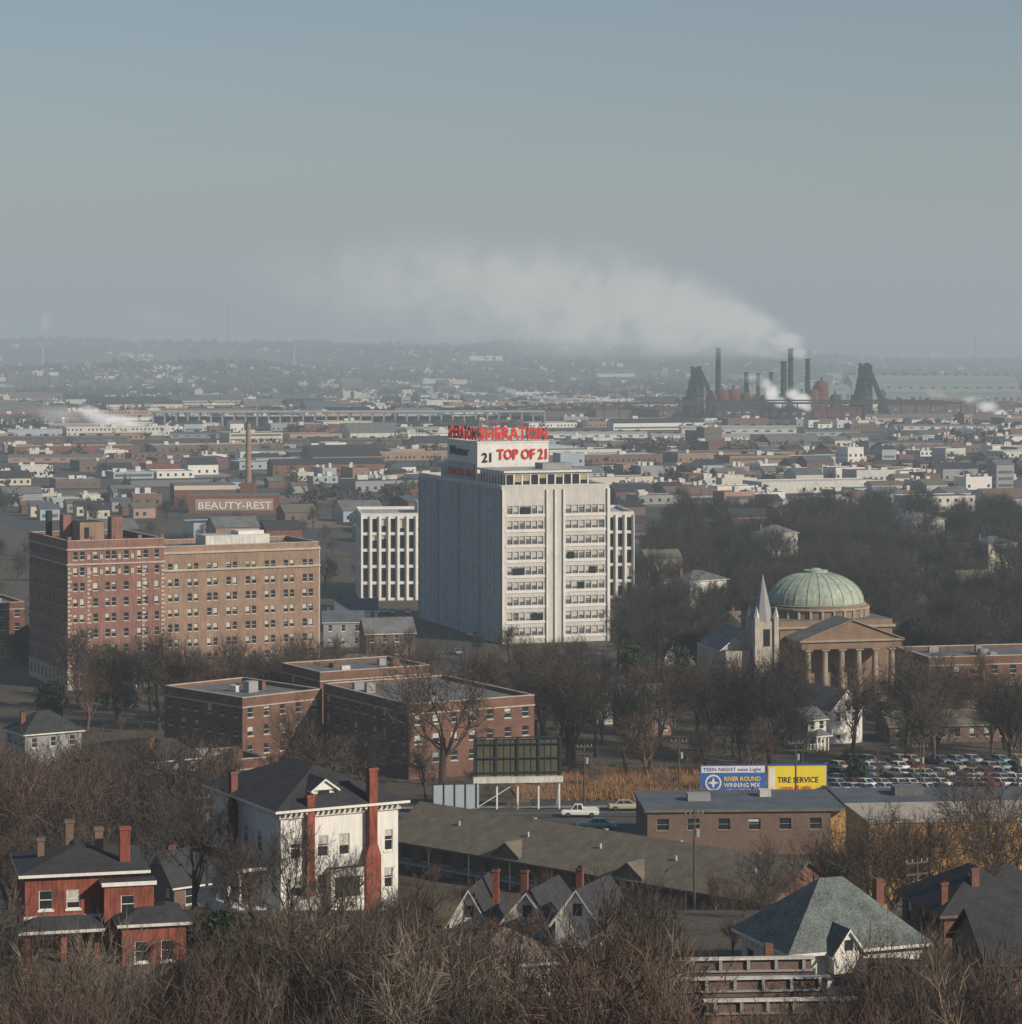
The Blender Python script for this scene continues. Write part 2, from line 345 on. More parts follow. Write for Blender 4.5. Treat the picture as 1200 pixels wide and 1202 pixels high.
# ------------------------------------------------------------------ temple
def temple():
    b=MB(); gz=g0(570)
    S=25; y0=9; ox=-1.5
    rows=[(3,8.5)]
    zb=14.2
    b.fac((-S/2+ox,y0),(1,0),S,0,zb,[],[],'stone'); b.fac((S/2+ox,y0),(0,1),S,0,zb,grid(4,S,2.2),rows,'stone','glass',.4)
    b.fac((S/2+ox,y0+S),(-1,0),S,0,zb,[],[],'stone'); b.fac((-S/2+ox,y0+S),(0,-1),S,0,zb,grid(4,S,2.2),rows,'stone','glass',.4)
    b.box(-S/2-.5+ox,S/2+.5+ox,y0-.5,y0+S+.5,zb+.002,zb+.5,'stone_tan'); b.box(-S/2+ox,S/2+ox,y0,y0+S,zb+.502,zb+1.6,'stone','roof_grey')
    cy=y0+S/2; cx=ox
    b.cyl(cx,cy,zb+1.6,zb+3.3,11.0,11.0,'stone',40); b.cyl(cx,cy,zb+3.302,zb+3.7,11.5,11.5,'stone_tan',40); b.cyl(cx,cy,zb+3.7,zb+4.4,10.6,10.6,'stone',40)
    for k in range(28):
        a=2*math.pi*k/28; b.box(cx+math.cos(a)*11.1-.25,cx+math.cos(a)*11.1+.25,cy+math.sin(a)*11.1-.25,cy+math.sin(a)*11.1+.25,zb+1.6,zb+3.3,'stone_tan')
    n=48;m=9; z0=zb+4.402; R0=10.3; Hd=6.4
    prof=[(R0*math.cos(t*math.pi/2/m),Hd*math.sin(t*math.pi/2/m)) for t in range(m)]+[(1.2,Hd*.995)]
    prof=[(R0+.5,-.25)]+prof
    for (r0,h0),(r1,h1) in zip(prof,prof[1:]):
        b.cyl(cx,cy,z0+h0,z0+h1,r0,r1,'copper_green',n,False)
    for k in range(24):
        a=2*math.pi*k/24; pp=[Vector((cx+(r+.03)*math.cos(a),cy+(r+.03)*math.sin(a),z0+h+.02)) for r,h in prof[1:]]
        for p,q in zip(pp,pp[1:]): b.beam(p,q,.06,'copper_seam')
    b.cyl(cx,cy,z0+Hd-.2,z0+Hd+.3,2.6,2.6,'copper_green',20); b.cyl(cx,cy,z0+Hd+.3,z0+Hd+.7,1.4,.8,'copper_green',16)
    pw=22; zc=10.4; px=-1.5
    for k in range(6):
        x=px-pw/2+1.8+k*(pw-3.6)/5
        b.cyl(x,1.2,1.2,zc,.72,.6,'stone_tan',16); b.box(x-.9,x+.9,.3,2.1,.9,1.2,'stone_tan'); b.box(x-.85,x+.85,.35,2.05,zc,zc+.4,'stone_tan')
    xa,xb=px-pw/2,px+pw/2
    b.box(xa,xb,-.5,y0-.01,0,.9,'stone_tan'); 
    for k in range(4): b.box(xa+1,xb-1,-.5-.4*(k+1),-.5-.4*k,0,.75-.18*k,'stone_tan')
    b.box(xa,xb,.2,y0-.6,zc+.4,zc+1.9,'stone'); b.box(xa-.4,xb+.4,-.3,y0-.6,zc+1.9,zc+2.3,'stone_tan')
    b.gable(xa,xb,0,y0-.6,zc+2.3,4.0,'roof_grey','stone','y',.5,'stone_tan')
    b.box(px-1.5,px+1.5,y0-.32,y0-.301,1,6.5,'wood'); b.box(xa+1.2,xb-1.2,y0-.3,y0-.12,.9,zc,'stone')
    b.obj('domed_temple',(X(1008,565),565,gz),14)
temple()
def church():
    b=MB(); d=560; gz=g0(d)
    H=Z(730,d)-gz
    b.box(0,4.2,0,4.2,0,H,'stone_light'); 
    for x in (-.5,3.7):
        for y in (-.5,3.7): b.box(x,x+1.0,y,y+1.0,0,H+1.0,'stone_light'); b.cyl(x+.5,y+.5,H+1.0,H+3.2,.6,.02,'white_old',4)
    b.cyl(2.1,2.1,H,H+9.6,2.3,.05,'w_grey',8)
    b.box(1.5,2.9,-.1,-.003,H-5,H-1.5,'glass')
    b.fac((-6,2),(1,0),5.3,0,H-6,grid(2,5.3,1),[(2,5)],'stone_light'); b.box(-6,-.7,2.01,20,0,H-6,'stone_light','roof_grey'); b.gable(-6,4,4.7,18,H-6,4,'roof_grey','stone_light','y')
    b.box(-5.9,3.9,4.75,17.9,0,H-6,'stone_light')
    b.obj('stone_church',(X(888,d),d,gz),15)
church()
# ------------------------------------------------------------------ houses
def house(name,px,d,yaw,W,D,H,rh,wall,roof,kind='hip',nf=2,chim=(),yoff=0,axis='x',porch=False,trim='white_paint'):
    b=MB(); gz=g0(d)-.6+yoff; H+=.6
    fh=(H-.6)/nf
    rows=[(.6+fh*i+.9,.6+fh*i+.9+min(1.6,fh-1.2)) for i in range(nf)]
    def c(L): return grid(max(2,int(L/2.6)),L,.95)
    b.fac((0,0),(1,0),W,0,H,c(W),rows,wall,'glass',.12,trim,trim,.5); b.fac((W,0),(0,1),D,0,H,c(D),rows,wall,'glass',.12,trim,trim,.5)
    b.fac((W,D),(-1,0),W,0,H,c(W),rows,wall,'glass',.12,trim,trim,.5); b.fac((0,D),(0,-1),D,0,H,c(D),rows,wall,'glass',.12,trim,trim,.5)
    b.box(-.1,W+.1,-.1,D+.1,-5,.02,'brick_brown')
    if kind=='hip': b.hip(0,W,0,D,H+.22,rh,roof,soff=trim)
    else: b.gable(0,W,0,D,H,rh,roof,wall,axis,trim=trim)
    if kind!='hip':
        if axis=='y': b.box(W/2-.35,W/2+.35,-.05,-.003,H+rh*.2,H+rh*.2+.9,'glass'); b.box(W/2-.5,W/2+.5,-.04,-.004,H+rh*.2-.15,H+rh*.2-.01,trim)
    for (x,y,zt,w,m) in chim:
        b.box(x,x+w,y,y+w*.8,0,H+zt,m); b.box(x-.06,x+w+.06,y-.06,y+w*.8+.06,H+zt+.002,H+zt+.18,m); b.box(x+.12,x+w-.12,y+.1,y+w*.8-.1,H+zt+.182,H+zt+.35,'black')
    if porch:
        b.box(.2,W*.8,-2.4,-.01,.3,.6,'w_grey'); b.hip(.2,W*.8,-2.4,-.01,3.3,1.0,roof,.3,trim)
        for k in range(4): x=.4+k*(W*.8-.8)/3; b.box(x-.12,x+.12,-2.3,-2.06,.6,3.08,trim)
    return b.obj(name,(X(px,d),d,gz),yaw)
def white_house():
    b=MB(); d=232; gz=g0(d)-1; W,D,H=11.0,15.5,9.2
    rows=[(2.0,3.7),(5.2,7.0)]
    cw=[(.9,1.9),(3.4,4.4),(5.4,6.4),(9.7,10.5)]
    b.fac((0,0),(1,0),W,0,H,cw,rows,'white_paint','glass',.12,'white_paint','white_paint',.6)
    b.fac((0,D),(0,-1),D,0,H,grid(5,D,1.1),rows,'white_paint','glass',.12,'white_paint','white_paint',.6)
    b.fac((W,0),(0,1),D,0,H,grid(5,D,1.1),rows,'white_paint','glass',.12,'white_paint','white_paint'); b.fac((W,D),(-1,0),W,0,H,[],[],'white_paint')
    b.box(-.1,W+.1,-.1,D+.1,-8,.02,'brick_brown')
    b.hip(0,W,0,D,H+.3,2.7,'roof_dark',.8)
    b.box(-.2,W+.2,-.2,D+.2,H-.5,H-.05,'white_old')
    for k in range(22): b.box(.1+k*.5,.3+k*.5,-.6,-.201,H-.2,H+.07,'white_old')
    b.box(3.4,5.6,1.2,4,H+.4,H+1.5,'white_old'); b.gable(3.4,5.6,1.0,4.5,H+1.5,.8,'roof_dark','white_paint','y',.25)
    b.box(4.0,5.0,1.1,1.19,H+.7,H+1.4,'glass')
    def ch(x,y,w,dd,z0,z1,m='brick_bright'):
        b.box(x,x+w,y,y+dd,z0,z1,m); b.box(x-.08,x+w+.08,y-.08,y+dd+.08,z1+.002,z1+.22,m); b.box(x+.12,x+w-.12,y+.1,y+dd-.1,z1+.222,z1+.32,'black')
    ch(7.95,-.75,.75,.74,5.0,H+3.1); b.box(7.6,9.0,-.85,-.004,0,5.0,'brick_bright')
    b.poly([(7.6,-.85,5.0),(9.0,-.85,5.0),(8.7,-.76,6.0),(7.95,-.76,6.0)],'brick_bright'); b.poly([(7.6,-.85,5.0),(7.95,-.75,6.0),(7.95,-.01,6.0),(7.6,-.01,5.0)],'brick_bright'); b.poly([(9.0,-.85,5.0),(8.7,-.75,6.0),(8.7,-.01,6.0),(9.0,-.01,5.0)],'brick_bright')
    ch(2.2,-.6,.7,.59,2,H+1.2); ch(-.62,9.5,.6,.8,0,H+2.0,'brick_red')
    b.box(-3.2,-.01,1.5,12,0,1.0,'white_old'); b.box(-3.4,-.81,1.3,12.2,4.2,4.5,'white_paint','roof_dark')
    for k in range(5): b.cyl(-3.0,1.8+k*2.5,1.0,4.2,.16,.14,'white_paint',8)
    b.box(4.2,7.3,-1.0,-.01,0,4.2,'white_paint','roof_dark'); b.box(4.6,6.9,-1.06,-1.003,1.8,3.5,'glass')
    b.obj('white_house',(X(330,d),d,gz),28)
white_house()
def red_house():
    b=MB(); d=200; gz=g0(d)-1.6; W,D,H=8.6,8.6,7.2
    rows=[(1.9,3.5),(4.8,6.2)]
    F=dict(glass='glass',depth=.12,sill='white_paint',frame='white_paint',blind=.6)
    b.fac((0,0),(1,0),W,0,H,[(1,2),(3,4),(6.4,7.4)],rows,'brick_bright',**F)
    b.fac((0,D),(0,-1),D,0,H,grid(3,D,1.1),rows,'brick_bright',**F)
    b.fac((W,0),(0,1),D,0,H,grid(3,D,1.1),rows,'brick_bright',**F); b.fac((W,D),(-1,0),W,0,H,[],[],'brick_bright')
    b.hip(0,W,0,D,H+.25,1.3,'roof_dark',.5)
    b.box(-.1,W+.1,-.1,-.003,4.1,4.35,'white_old')
    b.box(-.3,11.2,-2.7,8,-5,.02,'brick_brown')
    b.fac((5.6,-1.6),(1,0),3.6,0,6.6,[(1.2,2.2)],rows[:1]+[(4.6,5.9)],'brick_bright',**F); b.fac((9.2,-1.6),(0,1),1.6,0,6.6,[],[],'brick_bright'); b.fac((5.6,-.01),(0,-1),1.59,0,6.6,[],[],'brick_bright')
    b.box(5.4,9.4,-1.8,-.02,6.603,6.9,'white_paint','roof_dark')
    b.fac((6.6,-4.4),(1,0),4.6,-3,4.2,[(.9,1.8),(2.8,3.7)],[(1.6,3.1)],'brick_bright',**F)
    b.fac((11.2,-4.4),(0,1),6,-3,4.2,grid(2,6,1.1),[(1.6,3.1)],'brick_bright',**F); b.fac((6.6,-1.61),(0,-1),2.79,-3,4.2,[],[],'brick_bright'); b.fac((11.2,1.6),(-1,0),1.9,0,4.2,[],[],'brick_bright')
    b.hip(6.6,11.2,-4.4,-1.62,4.4,.9,'roof_dark',.4,'white_old'); b.hip(9.21,11.2,-1.61,1.6,4.41,.5,'roof_dark',.3,'white_old')
    b.box(-.3,5.4,-2.8,-.01,0.03,1.1,'brick_bright'); b.hip(-.3,5.1,-2.8,-.7,3.9,.8,'roof_dark',.4,'white_old')
    for x in (0,2.6,5.0): b.box(x-.2,x+.2,-2.6,-2.2,1.1,3.68,'brick_bright')
    for (x,y,w,zt) in ((7.0,1.0,.75,3.0),(5.4,3.5,.6,2.6),(3.4,5.5,.6,2.9),(1.2,4,.5,1.9)):
        m='brick_bright' if x==7.0 else 'w_brown'
        b.box(x,x+w,y,y+.6,3,H+zt,m); b.box(x-.08,x+w+.08,y-.08,y+.68,H+zt+.002,H+zt+.2,m)
    b.obj('red_brick_house',(X(30,d),d,gz),14)
red_house()
house('white_gable_house',652,205,-24,3.6,6,4.2,2.3,'white_paint','roof_dark','gable',1,axis='y',yoff=-2.2,chim=((0,4,3.0,.5,'brick_red'),))
house('white_gable_house',592,212,-20,3.8,7,4.4,2.2,'white_old','roof_dark','gable',1,axis='y',yoff=-3.2,chim=((.3,3,3.2,.5,'brick_red'),))
house('white_gable_house',528,218,-12,3.2,7,4.6,2.6,'white_paint','roof_dark','gable',1,axis='y',yoff=-4.2,chim=((2.6,4,3.4,.5,'brick_bright'),))
house('bungalow',556,190,15,5.8,5.6,3.4,1.9,'white_old','roof_pink','hip',1,yoff=-1.0)
def teal():
    b=MB(); d=188; gz=g0(d)-1; W,D=10.0,8.2
    H=Z(1122,d)-gz
    b.fac((0,0),(1,0),W,0,H,grid(4,W,1.1),[(H-2.4,H-.9)],'white_old','glass',.12,'white_paint','white_paint',.5)
    b.fac((0,D),(0,-1),D,0,H,grid(3,D,1.1),[(H-2.4,H-.9)],'white_old','glass',.12,'white_paint','white_paint',.5)
    b.fac((W,0),(0,1),D,0,H,[],[],'white_old'); b.fac((W,D),(-1,0),W,0,H,[],[],'white_old')
    b.hip(0,W,0,D,H+.25,4.1,'roof_green',.6)
    b.gable(2.6,4.8,-1.2,3.2,H+.2,1.5,'roof_green','white_paint','y',.25); b.box(2.62,4.78,-1.15,2,H-1.2,H+.19,'white_paint')
    b.box(3.4,4.0,-1.26,-1.203,H+.4,H+1.1,'glass')
    b.box(8.5,9.1,3.9,4.5,H,H+4.0,'brick_red')
    b.obj('green_roof_house',(X(930,d),d,gz),20)
teal()
def rowhouse():
    b=MB(); d=165; gz=g0(d)-3
    for k,(y,py) in enumerate(((0,1176),(3.4,1150),(6.8,1127))):
        zt=Z(py,d+y)-gz; x0=(2.2,.4,0)[k]; x1=x0+(9.0,9.8,9.8)[k]
        b.fac((x0,y),(1,0),x1-x0,0,zt,grid(6,x1-x0,.9),[(zt-2.9,zt-1.4)],'w_brown','glass',.15,'white_old','white_paint',.3)
        b.box(x0,x1,y+.3,y+3.1,0,zt-.5,'brick_brown','roof_dark'); b.box(x0-.2,x1+.2,y-.25,y+.3,zt+.002,zt+.12,'white_old')
        b.box(x0-.1,x1+.1,y-.15,y-.003,zt-.78,zt-.66,'w_grey')
        for i in range(6): xx=x0+.4+i*(x1-x0-1)/5; b.box(xx,xx+.2,y-.2,y-.151,zt-.64,zt-.01,'w_grey')
        b.fac((x0,y+3.2),(0,-1),2.9,0,zt,[],[],'brick_brown')
    b.box(7,7.5,7.5,8.0,4,Z(1108,173)-gz,'brick_red')
    b.obj('brick_row_building',(X(787,d),d,gz),4)
rowhouse()
house('brown_house',1108,205,12,8,9,5.4,2.8,'brick_brown','roof_dark','hip',2,yoff=-3.2,chim=((.2,1,2.2,.5,'brick_red'),(3,2,3.0,.6,'brick_brown')),trim='w_brown')
house('brown_house',1160,180,8,8,8,4.6,2.6,'w_brown','roof_dark','gable',2,yoff=1.6,trim='wood')
house('brown_house',1150,262,12,9,9,5,3,'brick_brown','roof_dark','hip',2,yoff=-1,chim=((.2,1,3,.6,'brick_red'),),trim='w_brown')
house('white_gable_house',975,488,30,7,12,6,3.4,'white_paint','roof_grey','gable',2,axis='y')
house('white_gable_house',948,480,30,4,7,5.2,1.6,'white_old','roof_grey','gable',2,axis='x',porch=True)
house('grey_house',1045,490,8,22,10,3.0,2.0,'w_brown','roof_brown','gable',1,trim='w_grey')
for (px,d,w,c,r) in ((700,520,10,'white_old','roof_dark'),(735,500,9,'w_pink','roof_grey'),(655,530,9,'white_paint','roof_dark'),(380,560,13,'white_old','roof_brown'),(225,520,9,'w_brown','roof_dark'),(330,545,9,'brick_red','roof_dark'),(430,660,12,'w_brown','roof_grey'),(395,730,11,'white_old','roof_slate'),(380,690,10,'w_grey','roof_slate'),
        (810,790,14,'white_paint','roof_green'),(870,700,12,'w_cream','roof_brown'),(780,640,9,'white_old','roof_dark'),(1130,800,12,'w_cream','roof_brown'),(845,640,9,'w_grey','roof_dark'),(1160,960,14,'w_cream','roof_slate'),(900,1010,14,'white_old','roof_grey'),(760,900,12,'w_cream','roof_brown'),(1070,1080,15,'white_old','roof_grey'),(860,1100,15,'brick_red','roof_dark'),
        (180,410,8,'w_brown','roof_dark'),(30,450,10,'w_grey','roof_dark'),(250,330,7,'w_grey','roof_dark'),(160,300,8,'white_old','roof_slate'),(205,270,7,'w_brown','roof_dark')):
    house('house',px,d,RU(5,40),w,w*.8,RU(5,6.5)+(3 if d>780 else 0),RU(2.2,3.4),c,r,random.choice(['hip','gable']),2,chim=((1,w*.4,3.2,.8,'brick_red'),),porch=d<300)
# ------------------------------------------------------------------ motel
def motel():
    b=MB(); xa,ya=X(466,348),348; xb,yb=X(915,308),308
    L=math.hypot(xb-xa,yb-ya); yaw=math.degrees(math.atan2(yb-ya,xb-xa))
    D=11; gz=11.2; H=Z(986,345)-gz
    rows=[(H-2.6,H-.6),(H-5.4,H-3.4)]
    cols=grid(int(L/3.4),L,1.5)
    b.fac((0,0),(1,0),L,0,H,cols,rows,'brick_brown','glass',.3,'stone_light',None,.5,bm='blind')
    b.fac((L,0),(0,1),D,0,H,grid(3,D,1.2),rows,'brick_brown','glass',.2); b.fac((0,D),(0,-1),D,0,H,[],[],'brick_brown'); b.fac((L,D),(-1,0),L,0,H,cols,rows,'brick_brown')
    b.box(0,L,-1.4,-.01,H-3.05,H-2.85,'w_grey'); 
    for k in range(int(L/6.8)+1): x=min(L-.1,k*6.8); b.box(x,x+.14,-1.4,-1.26,0,H-.5,'white_old')
    b.gable(0,L,-1.4,D,H,3.6,'roof_brown','brick_brown','x',.6,'w_brown')
    for k in range(5): x=6+k*L/5.2; b.box(x,x+.5,6,6.5,H+1.5,H+3.6,'w_grey'); b.cyl(x+3,2,H+1.6,H+2.7,.12,.12,'white_old',8)
    for k in (0.3,.62): 
        x=L*k; b.gable(x,x+4,-1.45,3.5,H+.3,1.4,'roof_brown','w_brown','y',.3,'w_brown')
    b.obj('motel',(xa,ya,gz),yaw)
motel()
# ------------------------------------------------------------------ flat building with yellow wall
def yellow():
    b=MB(); d=356; gz=g0(d)-1; zt=Z(953,d); H=zt-gz
    W1=24; D=15
    b.fac((0,0),(1,0),W1,0,H,grid(6,W1,1.6),[(H-2.4,H-.9)],'w_brown','glass',.2,'stone','w_grey',.4)
    b.fac((0,D),(0,-1),D,0,H,grid(4,D,1.6),[(H-2.4,H-.9)],'w_brown','glass',.2)
    b.box(-.4,W1+2,-.4,D,H+.003,H+.35,'roof_brown','roof_slate')
    b.box(W1+.01,W1+60,1.0,D-.1,0,H-.01,'yellow_wall','roof_slate')
    b.box(W1+2.1,W1+58,.8,D,H+.003,H+.5,'stone','roof_slate')
    for k in range(7): b.box(W1+6+k*7,W1+6.3+k*7,.85,.99,.8,H-.3,'stone')
    b.box(6,9,6,8,H+.36,H+1.3,'w_grey'); b.box(16,17.5,9,11,H+.36,H+1.2,'white_old'); b.box(34,38,8,11,H+.51,H+1.6,'roof_grey')
    b.obj('commercial_building',(X(760,d),d,gz),3)
yellow()
def yellow2():
    b=MB(); d=318; gz=g0(d)-1; H=Z(966,d)-gz
    b.box(0,34,0,12,0,H,'yellow_wall','roof_grey'); b.box(-.2,34.2,-.2,12.2,H+.003,H+.3,'stone_light')
    for k in range(4): b.box(3+k*8,6+k*8,-.06,-.003,.9,3.2,'glass_mid'); b.box(7.2+k*8,7.5+k*8,-.25,-.003,0,H,'stone')
    b.obj('yellow_brick_building',(X(1020,d),d,gz),6)
yellow2()
# ------------------------------------------------------------------ billboards
def bb_back():
    b=MB(); d=392; gz=g0(d)-.2; s=d/FP; W=104*s; zt=Z(868,d)-gz; zb=Z(911,d)-gz; zc=Z(918,d)-gz
    b.box(0,W,0,.15,zb,zt,'board_olive')
    for k in range(5): x=k*(W-.35)/4; b.box(x,x+.35,-.25,-.003,zb,zt+.2,'steel_dark')
    for k in range(3): z=zb+.6+k*(zt-zb-1.2)/2; b.beam((0,-.35,z),(W,-.35,z),.07,'steel_dark')
    for k in range(13): x=.5+k*(W-1)/12; b.box(x,x+.08,-.12,-.004,zb,zt,'wood')
    b.box(-.2,W+.2,-.45,-.26,zt+.2,zt+.4,'steel_dark')
    b.box(-.1,W+.1,-1.1,.5,zc,zb-.05,'white_old')
    for k in range(5):
        x=.25+k*(W-.7)/4; b.box(x,x+.22,-.3,-.08,0,zc,'white_paint')
        if k in(0,4): b.beam((x+.1,-.2,zc),(x+.1,3,0),.08,'white_paint')
    b.beam((.3,-.2,.4),(W/2,-.2,zc),.05,'white_paint')
    b.obj('billboard_rear',(X(556,d),d,gz),6)
    b=MB(); W=6.6
    b.box(0,W,0,.12,.8,4.2,'w_blue')
    for k in range(5): b.box(k*W/4.3,k*W/4.3+.15,-.12,-.003,0,4.4,'steel_dark')
    b.obj('low_billboard',(X(508,386),386,g0(386)),8)
bb_back()
def bb_front():
    b=MB(); d=418; s=d/FP; gz=g0(d)-.3; z0=Z(932,d)-gz; z1=Z(898,d)-gz
    W=150*s; m=78*s
    b.box(0,m-.1,0,.3,z0,z1,'billboard_blue'); b.box(.15,m-.25,-.04,-.003,z1-1.15,z1-.15,'white_paint'); b.box(.15,m-.25,-.03,-.004,z0+.05,z0+.2,'white_paint')
    b.box(m+.1,W,0,.3,z0,z1,'billboard_blue'); b.box(m+.25,W-.15,-.04,-.003,z0+.25,z1-.2,'billboard_yellow')
    b.box(m+.35,m+1.3,-.07,-.042,z0+.5,z1-.5,'white_paint')
    n=24
    for r,o,mm in ((1.25,-.05,'white_paint'),(1.0,-.06,'billboard_blue')):
        b.poly([(2+r*math.cos(2*math.pi*k/n),o,z0+1.75+r*math.sin(2*math.pi*k/n)) for k in range(n)],mm)
    b.poly([(2,-.07,z0+2.65),(1.7,-.07,z0+1.75),(2,-.07,z0+.85),(2.3,-.07,z0+1.75)],'white_paint'); b.poly([(1.1,-.08,z0+1.75),(2,-.08,z0+1.5),(2.9,-.08,z0+1.75),(2,-.08,z0+2.0)],'white_paint')
    for k in range(8): x=.6+k*(W-1.2)/7; b.box(x,x+.2,.31,.55,0,z1,'wood')
    b.box(0,W,-.8,-.1,z0-.3,z0-.1,'wood')
    o=b.obj('advertising_billboard',(X(822,d),d,gz),3); h=math.pi/2
    text('TEEN NIGHT next Light',.75,'billboard_blue',o,(.4,-.06,z1-.9),(h,0,0),'headline',.01,m-1.2)
    text('RIVER ROUND',.95,'billboard_yellow',o,(3.6,-.06,z0+2.0),(h,0,0),'message',.01,5.6)
    text('WINNING MIX',.95,'white_paint',o,(3.6,-.06,z0+1.05),(h,0,0),'message_2',.01,5.6)
    text('WFRL 102.5 AM FM 5',.5,'white_paint',o,(3.6,-.06,z0+.4),(h,0,0),'message_3',.01,5.6)
    text('TIRE SERVICE',1.2,'black',o,(m+1.7,-.07,z0+1.7),(h,0,0),'message_4',.01,6.3)
    text('open all night',.8,'sign_red',o,(m+2.4,-.07,z0+.7),(h,0,0),'message_5',.01,4.5)
bb_front()
# ------------------------------------------------------------------ roads
strip('street',[(X(300,400),386),(X(640,392),388),(X(1250,400),394)],9,'asphalt',.06)
strip('street_centre_line',[(X(300,400),386),(X(640,392),388),(X(1250,400),394)],.15,'lane_paint',.066)
strip('kerb',[(X(300,400),391),(X(640,392),393),(X(1250,400),399)],.4,'pavement',.14)
strip('sidewalk',[(X(300,400),392.3),(X(640,392),394.3),(X(1250,400),400.3)],2.2,'pavement',.10)
strip('avenue',[(X(672,396),396),(X(560,640),640),(X(500,900),900)],11,'asphalt',.07)
strip('parking_lot',[(X(1085,448),404),(X(1085,448),470)],46,'asphalt',.05)
strip('parking_lot',[(X(440,790),745),(X(440,790),800)],40,'asphalt',.05)
strip('side_street',[(X(235,240),240),(X(150,330),330),(X(60,480),480)],8,'asphalt',.06)
strip('parking_lot',[(X(700,372),364),(X(700,372),381)],26,'asphalt',.05)
# ------------------------------------------------------------------ cars
def carmesh(paint,kind='sedan'):
    b=MB(); P='paint_'+paint; w=.92
    if kind=='pickup': st=[(-2.65,.45,.95,.86),(-2.6,.35,1.02,.9),(-.3,.35,1.05,w),(1.2,.35,1.05,w),(2.35,.35,.95,.9),(2.6,.4,.85,.85)]
    else: st=[(-2.6,.45,.8,.8),(-2.5,.35,.92,.88),(-1.5,.32,.98,w),(.9,.32,.98,w),(2.35,.35,.88,.88),(2.6,.42,.72,.8)]
    def ring(s): x,z0,z1,hw=s; return [(x,-hw*.94,z0),(x,-hw,(z0+z1)/2),(x,-hw*.9,z1),(x,hw*.9,z1),(x,hw,(z0+z1)/2),(x,hw*.94,z0)]
    rs=[ring(s) for s in st]
    for a,c in zip(rs,rs[1:]):
        for k in range(6): b.poly([a[k],a[(k+1)%6],c[(k+1)%6],c[k]],P)
    b.poly(rs[0],P); b.poly(rs[-1],P)
    if kind=='pickup': lo=(-.35,1.25); hi=(-.25,.75); zt=1.7
    else: lo=(-1.75,1.05); hi=(-1.15,.4); zt=1.42
    zb=st[2][2]-.01; a=.82; c=.68
    L=[(lo[0],-a,zb),(lo[1],-a,zb),(lo[1],a,zb),(lo[0],a,zb)]; U=[(hi[0],-c,zt),(hi[1],-c,zt),(hi[1],c,zt),(hi[0],c,zt)]
    for k in range(4): b.poly([L[k],L[(k+1)%4],U[(k+1)%4],U[k]],'glass')
    b.box(hi[0]-.03,hi[1]+.03,-c-.02,c+.02,zt+.002,zt+.06,P)
    for k in range(4): b.beam(L[k],U[k],.045,P)
    mx=(lo[0]+lo[1])/2-.1
    for sgn in (-1,1): b.beam((mx,sgn*a,zb),(mx,sgn*c,zt),.04,P)
    if kind=='pickup':
        b.box(-2.5,-.5,-.72,.72,1.03,1.06,'steel_dark')
        for y in (-.88,.78): b.box(-2.6,-.4,y,y+.1,1.04,1.28,P)
        b.box(-2.64,-2.56,-.88,.88,.9,1.28,P)
    for x in (-1.65,1.65):
        for y in (-.95,.73):
            n=12;r=.34
            p=[(x+r*math.cos(2*math.pi*k/n),r+r*math.sin(2*math.pi*k/n)) for k in range(n)]
            b.poly([(q[0],y,q[1]) for q in p],'tire'); b.poly([(q[0],y+.22,q[1]) for q in p],'tire')
            for k in range(n): q=p[k];t=p[(k+1)%n]; b.poly([(q[0],y,q[1]),(t[0],y,t[1]),(t[0],y+.22,t[1]),(q[0],y+.22,q[1])],'tire')
            yy=y-.01 if y<0 else y+.23
            b.poly([(x+(q[0]-x)*.5,yy,r+(q[1]-r)*.5) for q in p],'chrome')
    b.box(-2.72,-2.6,-.85,.85,.42,.56,'chrome'); b.box(2.6,2.72,-.85,.85,.42,.56,'chrome')
    b.box(2.585,2.62,-.75,-.4,.6,.74,'white_paint'); b.box(2.585,2.62,.4,.75,.6,.74,'white_paint'); b.box(-2.63,-2.59,-.75,-.4,.62,.74,'sign_red'); b.box(-2.63,-2.59,.4,.75,.62,.74,'sign_red')
    o=b.obj('c'); me=o.data; bpy.data.objects.remove(o); return me
CM={k:carmesh(k) for k in CARC}
PK=carmesh('white','pickup')
CW=['white','white','silver','tan','black','blue','white','teal','silver','green','tan','red']
def car(x,y,yaw,col=None,me=None,name='parked_car'):
    me=me or CM[col or random.choice(CW)]
    sl=math.atan((g0(y+1)-g0(y-1))/2)
    o=newobj(name,me,(x,y,g0(y)+.09),0); o.rotation_euler=(Matrix.Rotation(sl,3,'X')@Matrix.Rotation(math.radians(yaw),3,'Z')).to_euler()
    return o
car(X(681,384),384,178,me=PK,name='pickup_truck')
car(X(700,374),374,176,'teal')
car(X(735,392),391,4,'tan',None,'car')
for r in range(7):
    for k in range(14):
        if R()<.8:
            y=407+r*9+RU(-.7,.7); car(X(980+k*17.5,y)+RU(-.5,.5),y,125+RU(-5,5))
for r in range(4):
    for k in range(10):
        if R()<.75: y=748+r*14; car(X(398+k*9,y),y,RU(85,95))
for px,d in ((40,700),(60,715),(20,690),(1130,700),(1150,705),(1170,700),(1185,712),(1120,720),(1160,722),(1100,705)): car(X(px,d),d,RU(0,180))
for k in range(9): y=430+k*48; x0=X(672,396)+(X(560,640)-X(672,396))*(y-396)/244; car(x0+random.choice([-3.5,3.5]),y,113,name='car')
for px,d in ((165,318),(190,300),(120,372),(1100,345),(1145,346),(820,395),(960,396)): car(X(px,d),d,RU(0,30) if d>340 else 115,random.choice(['white','teal','black']))
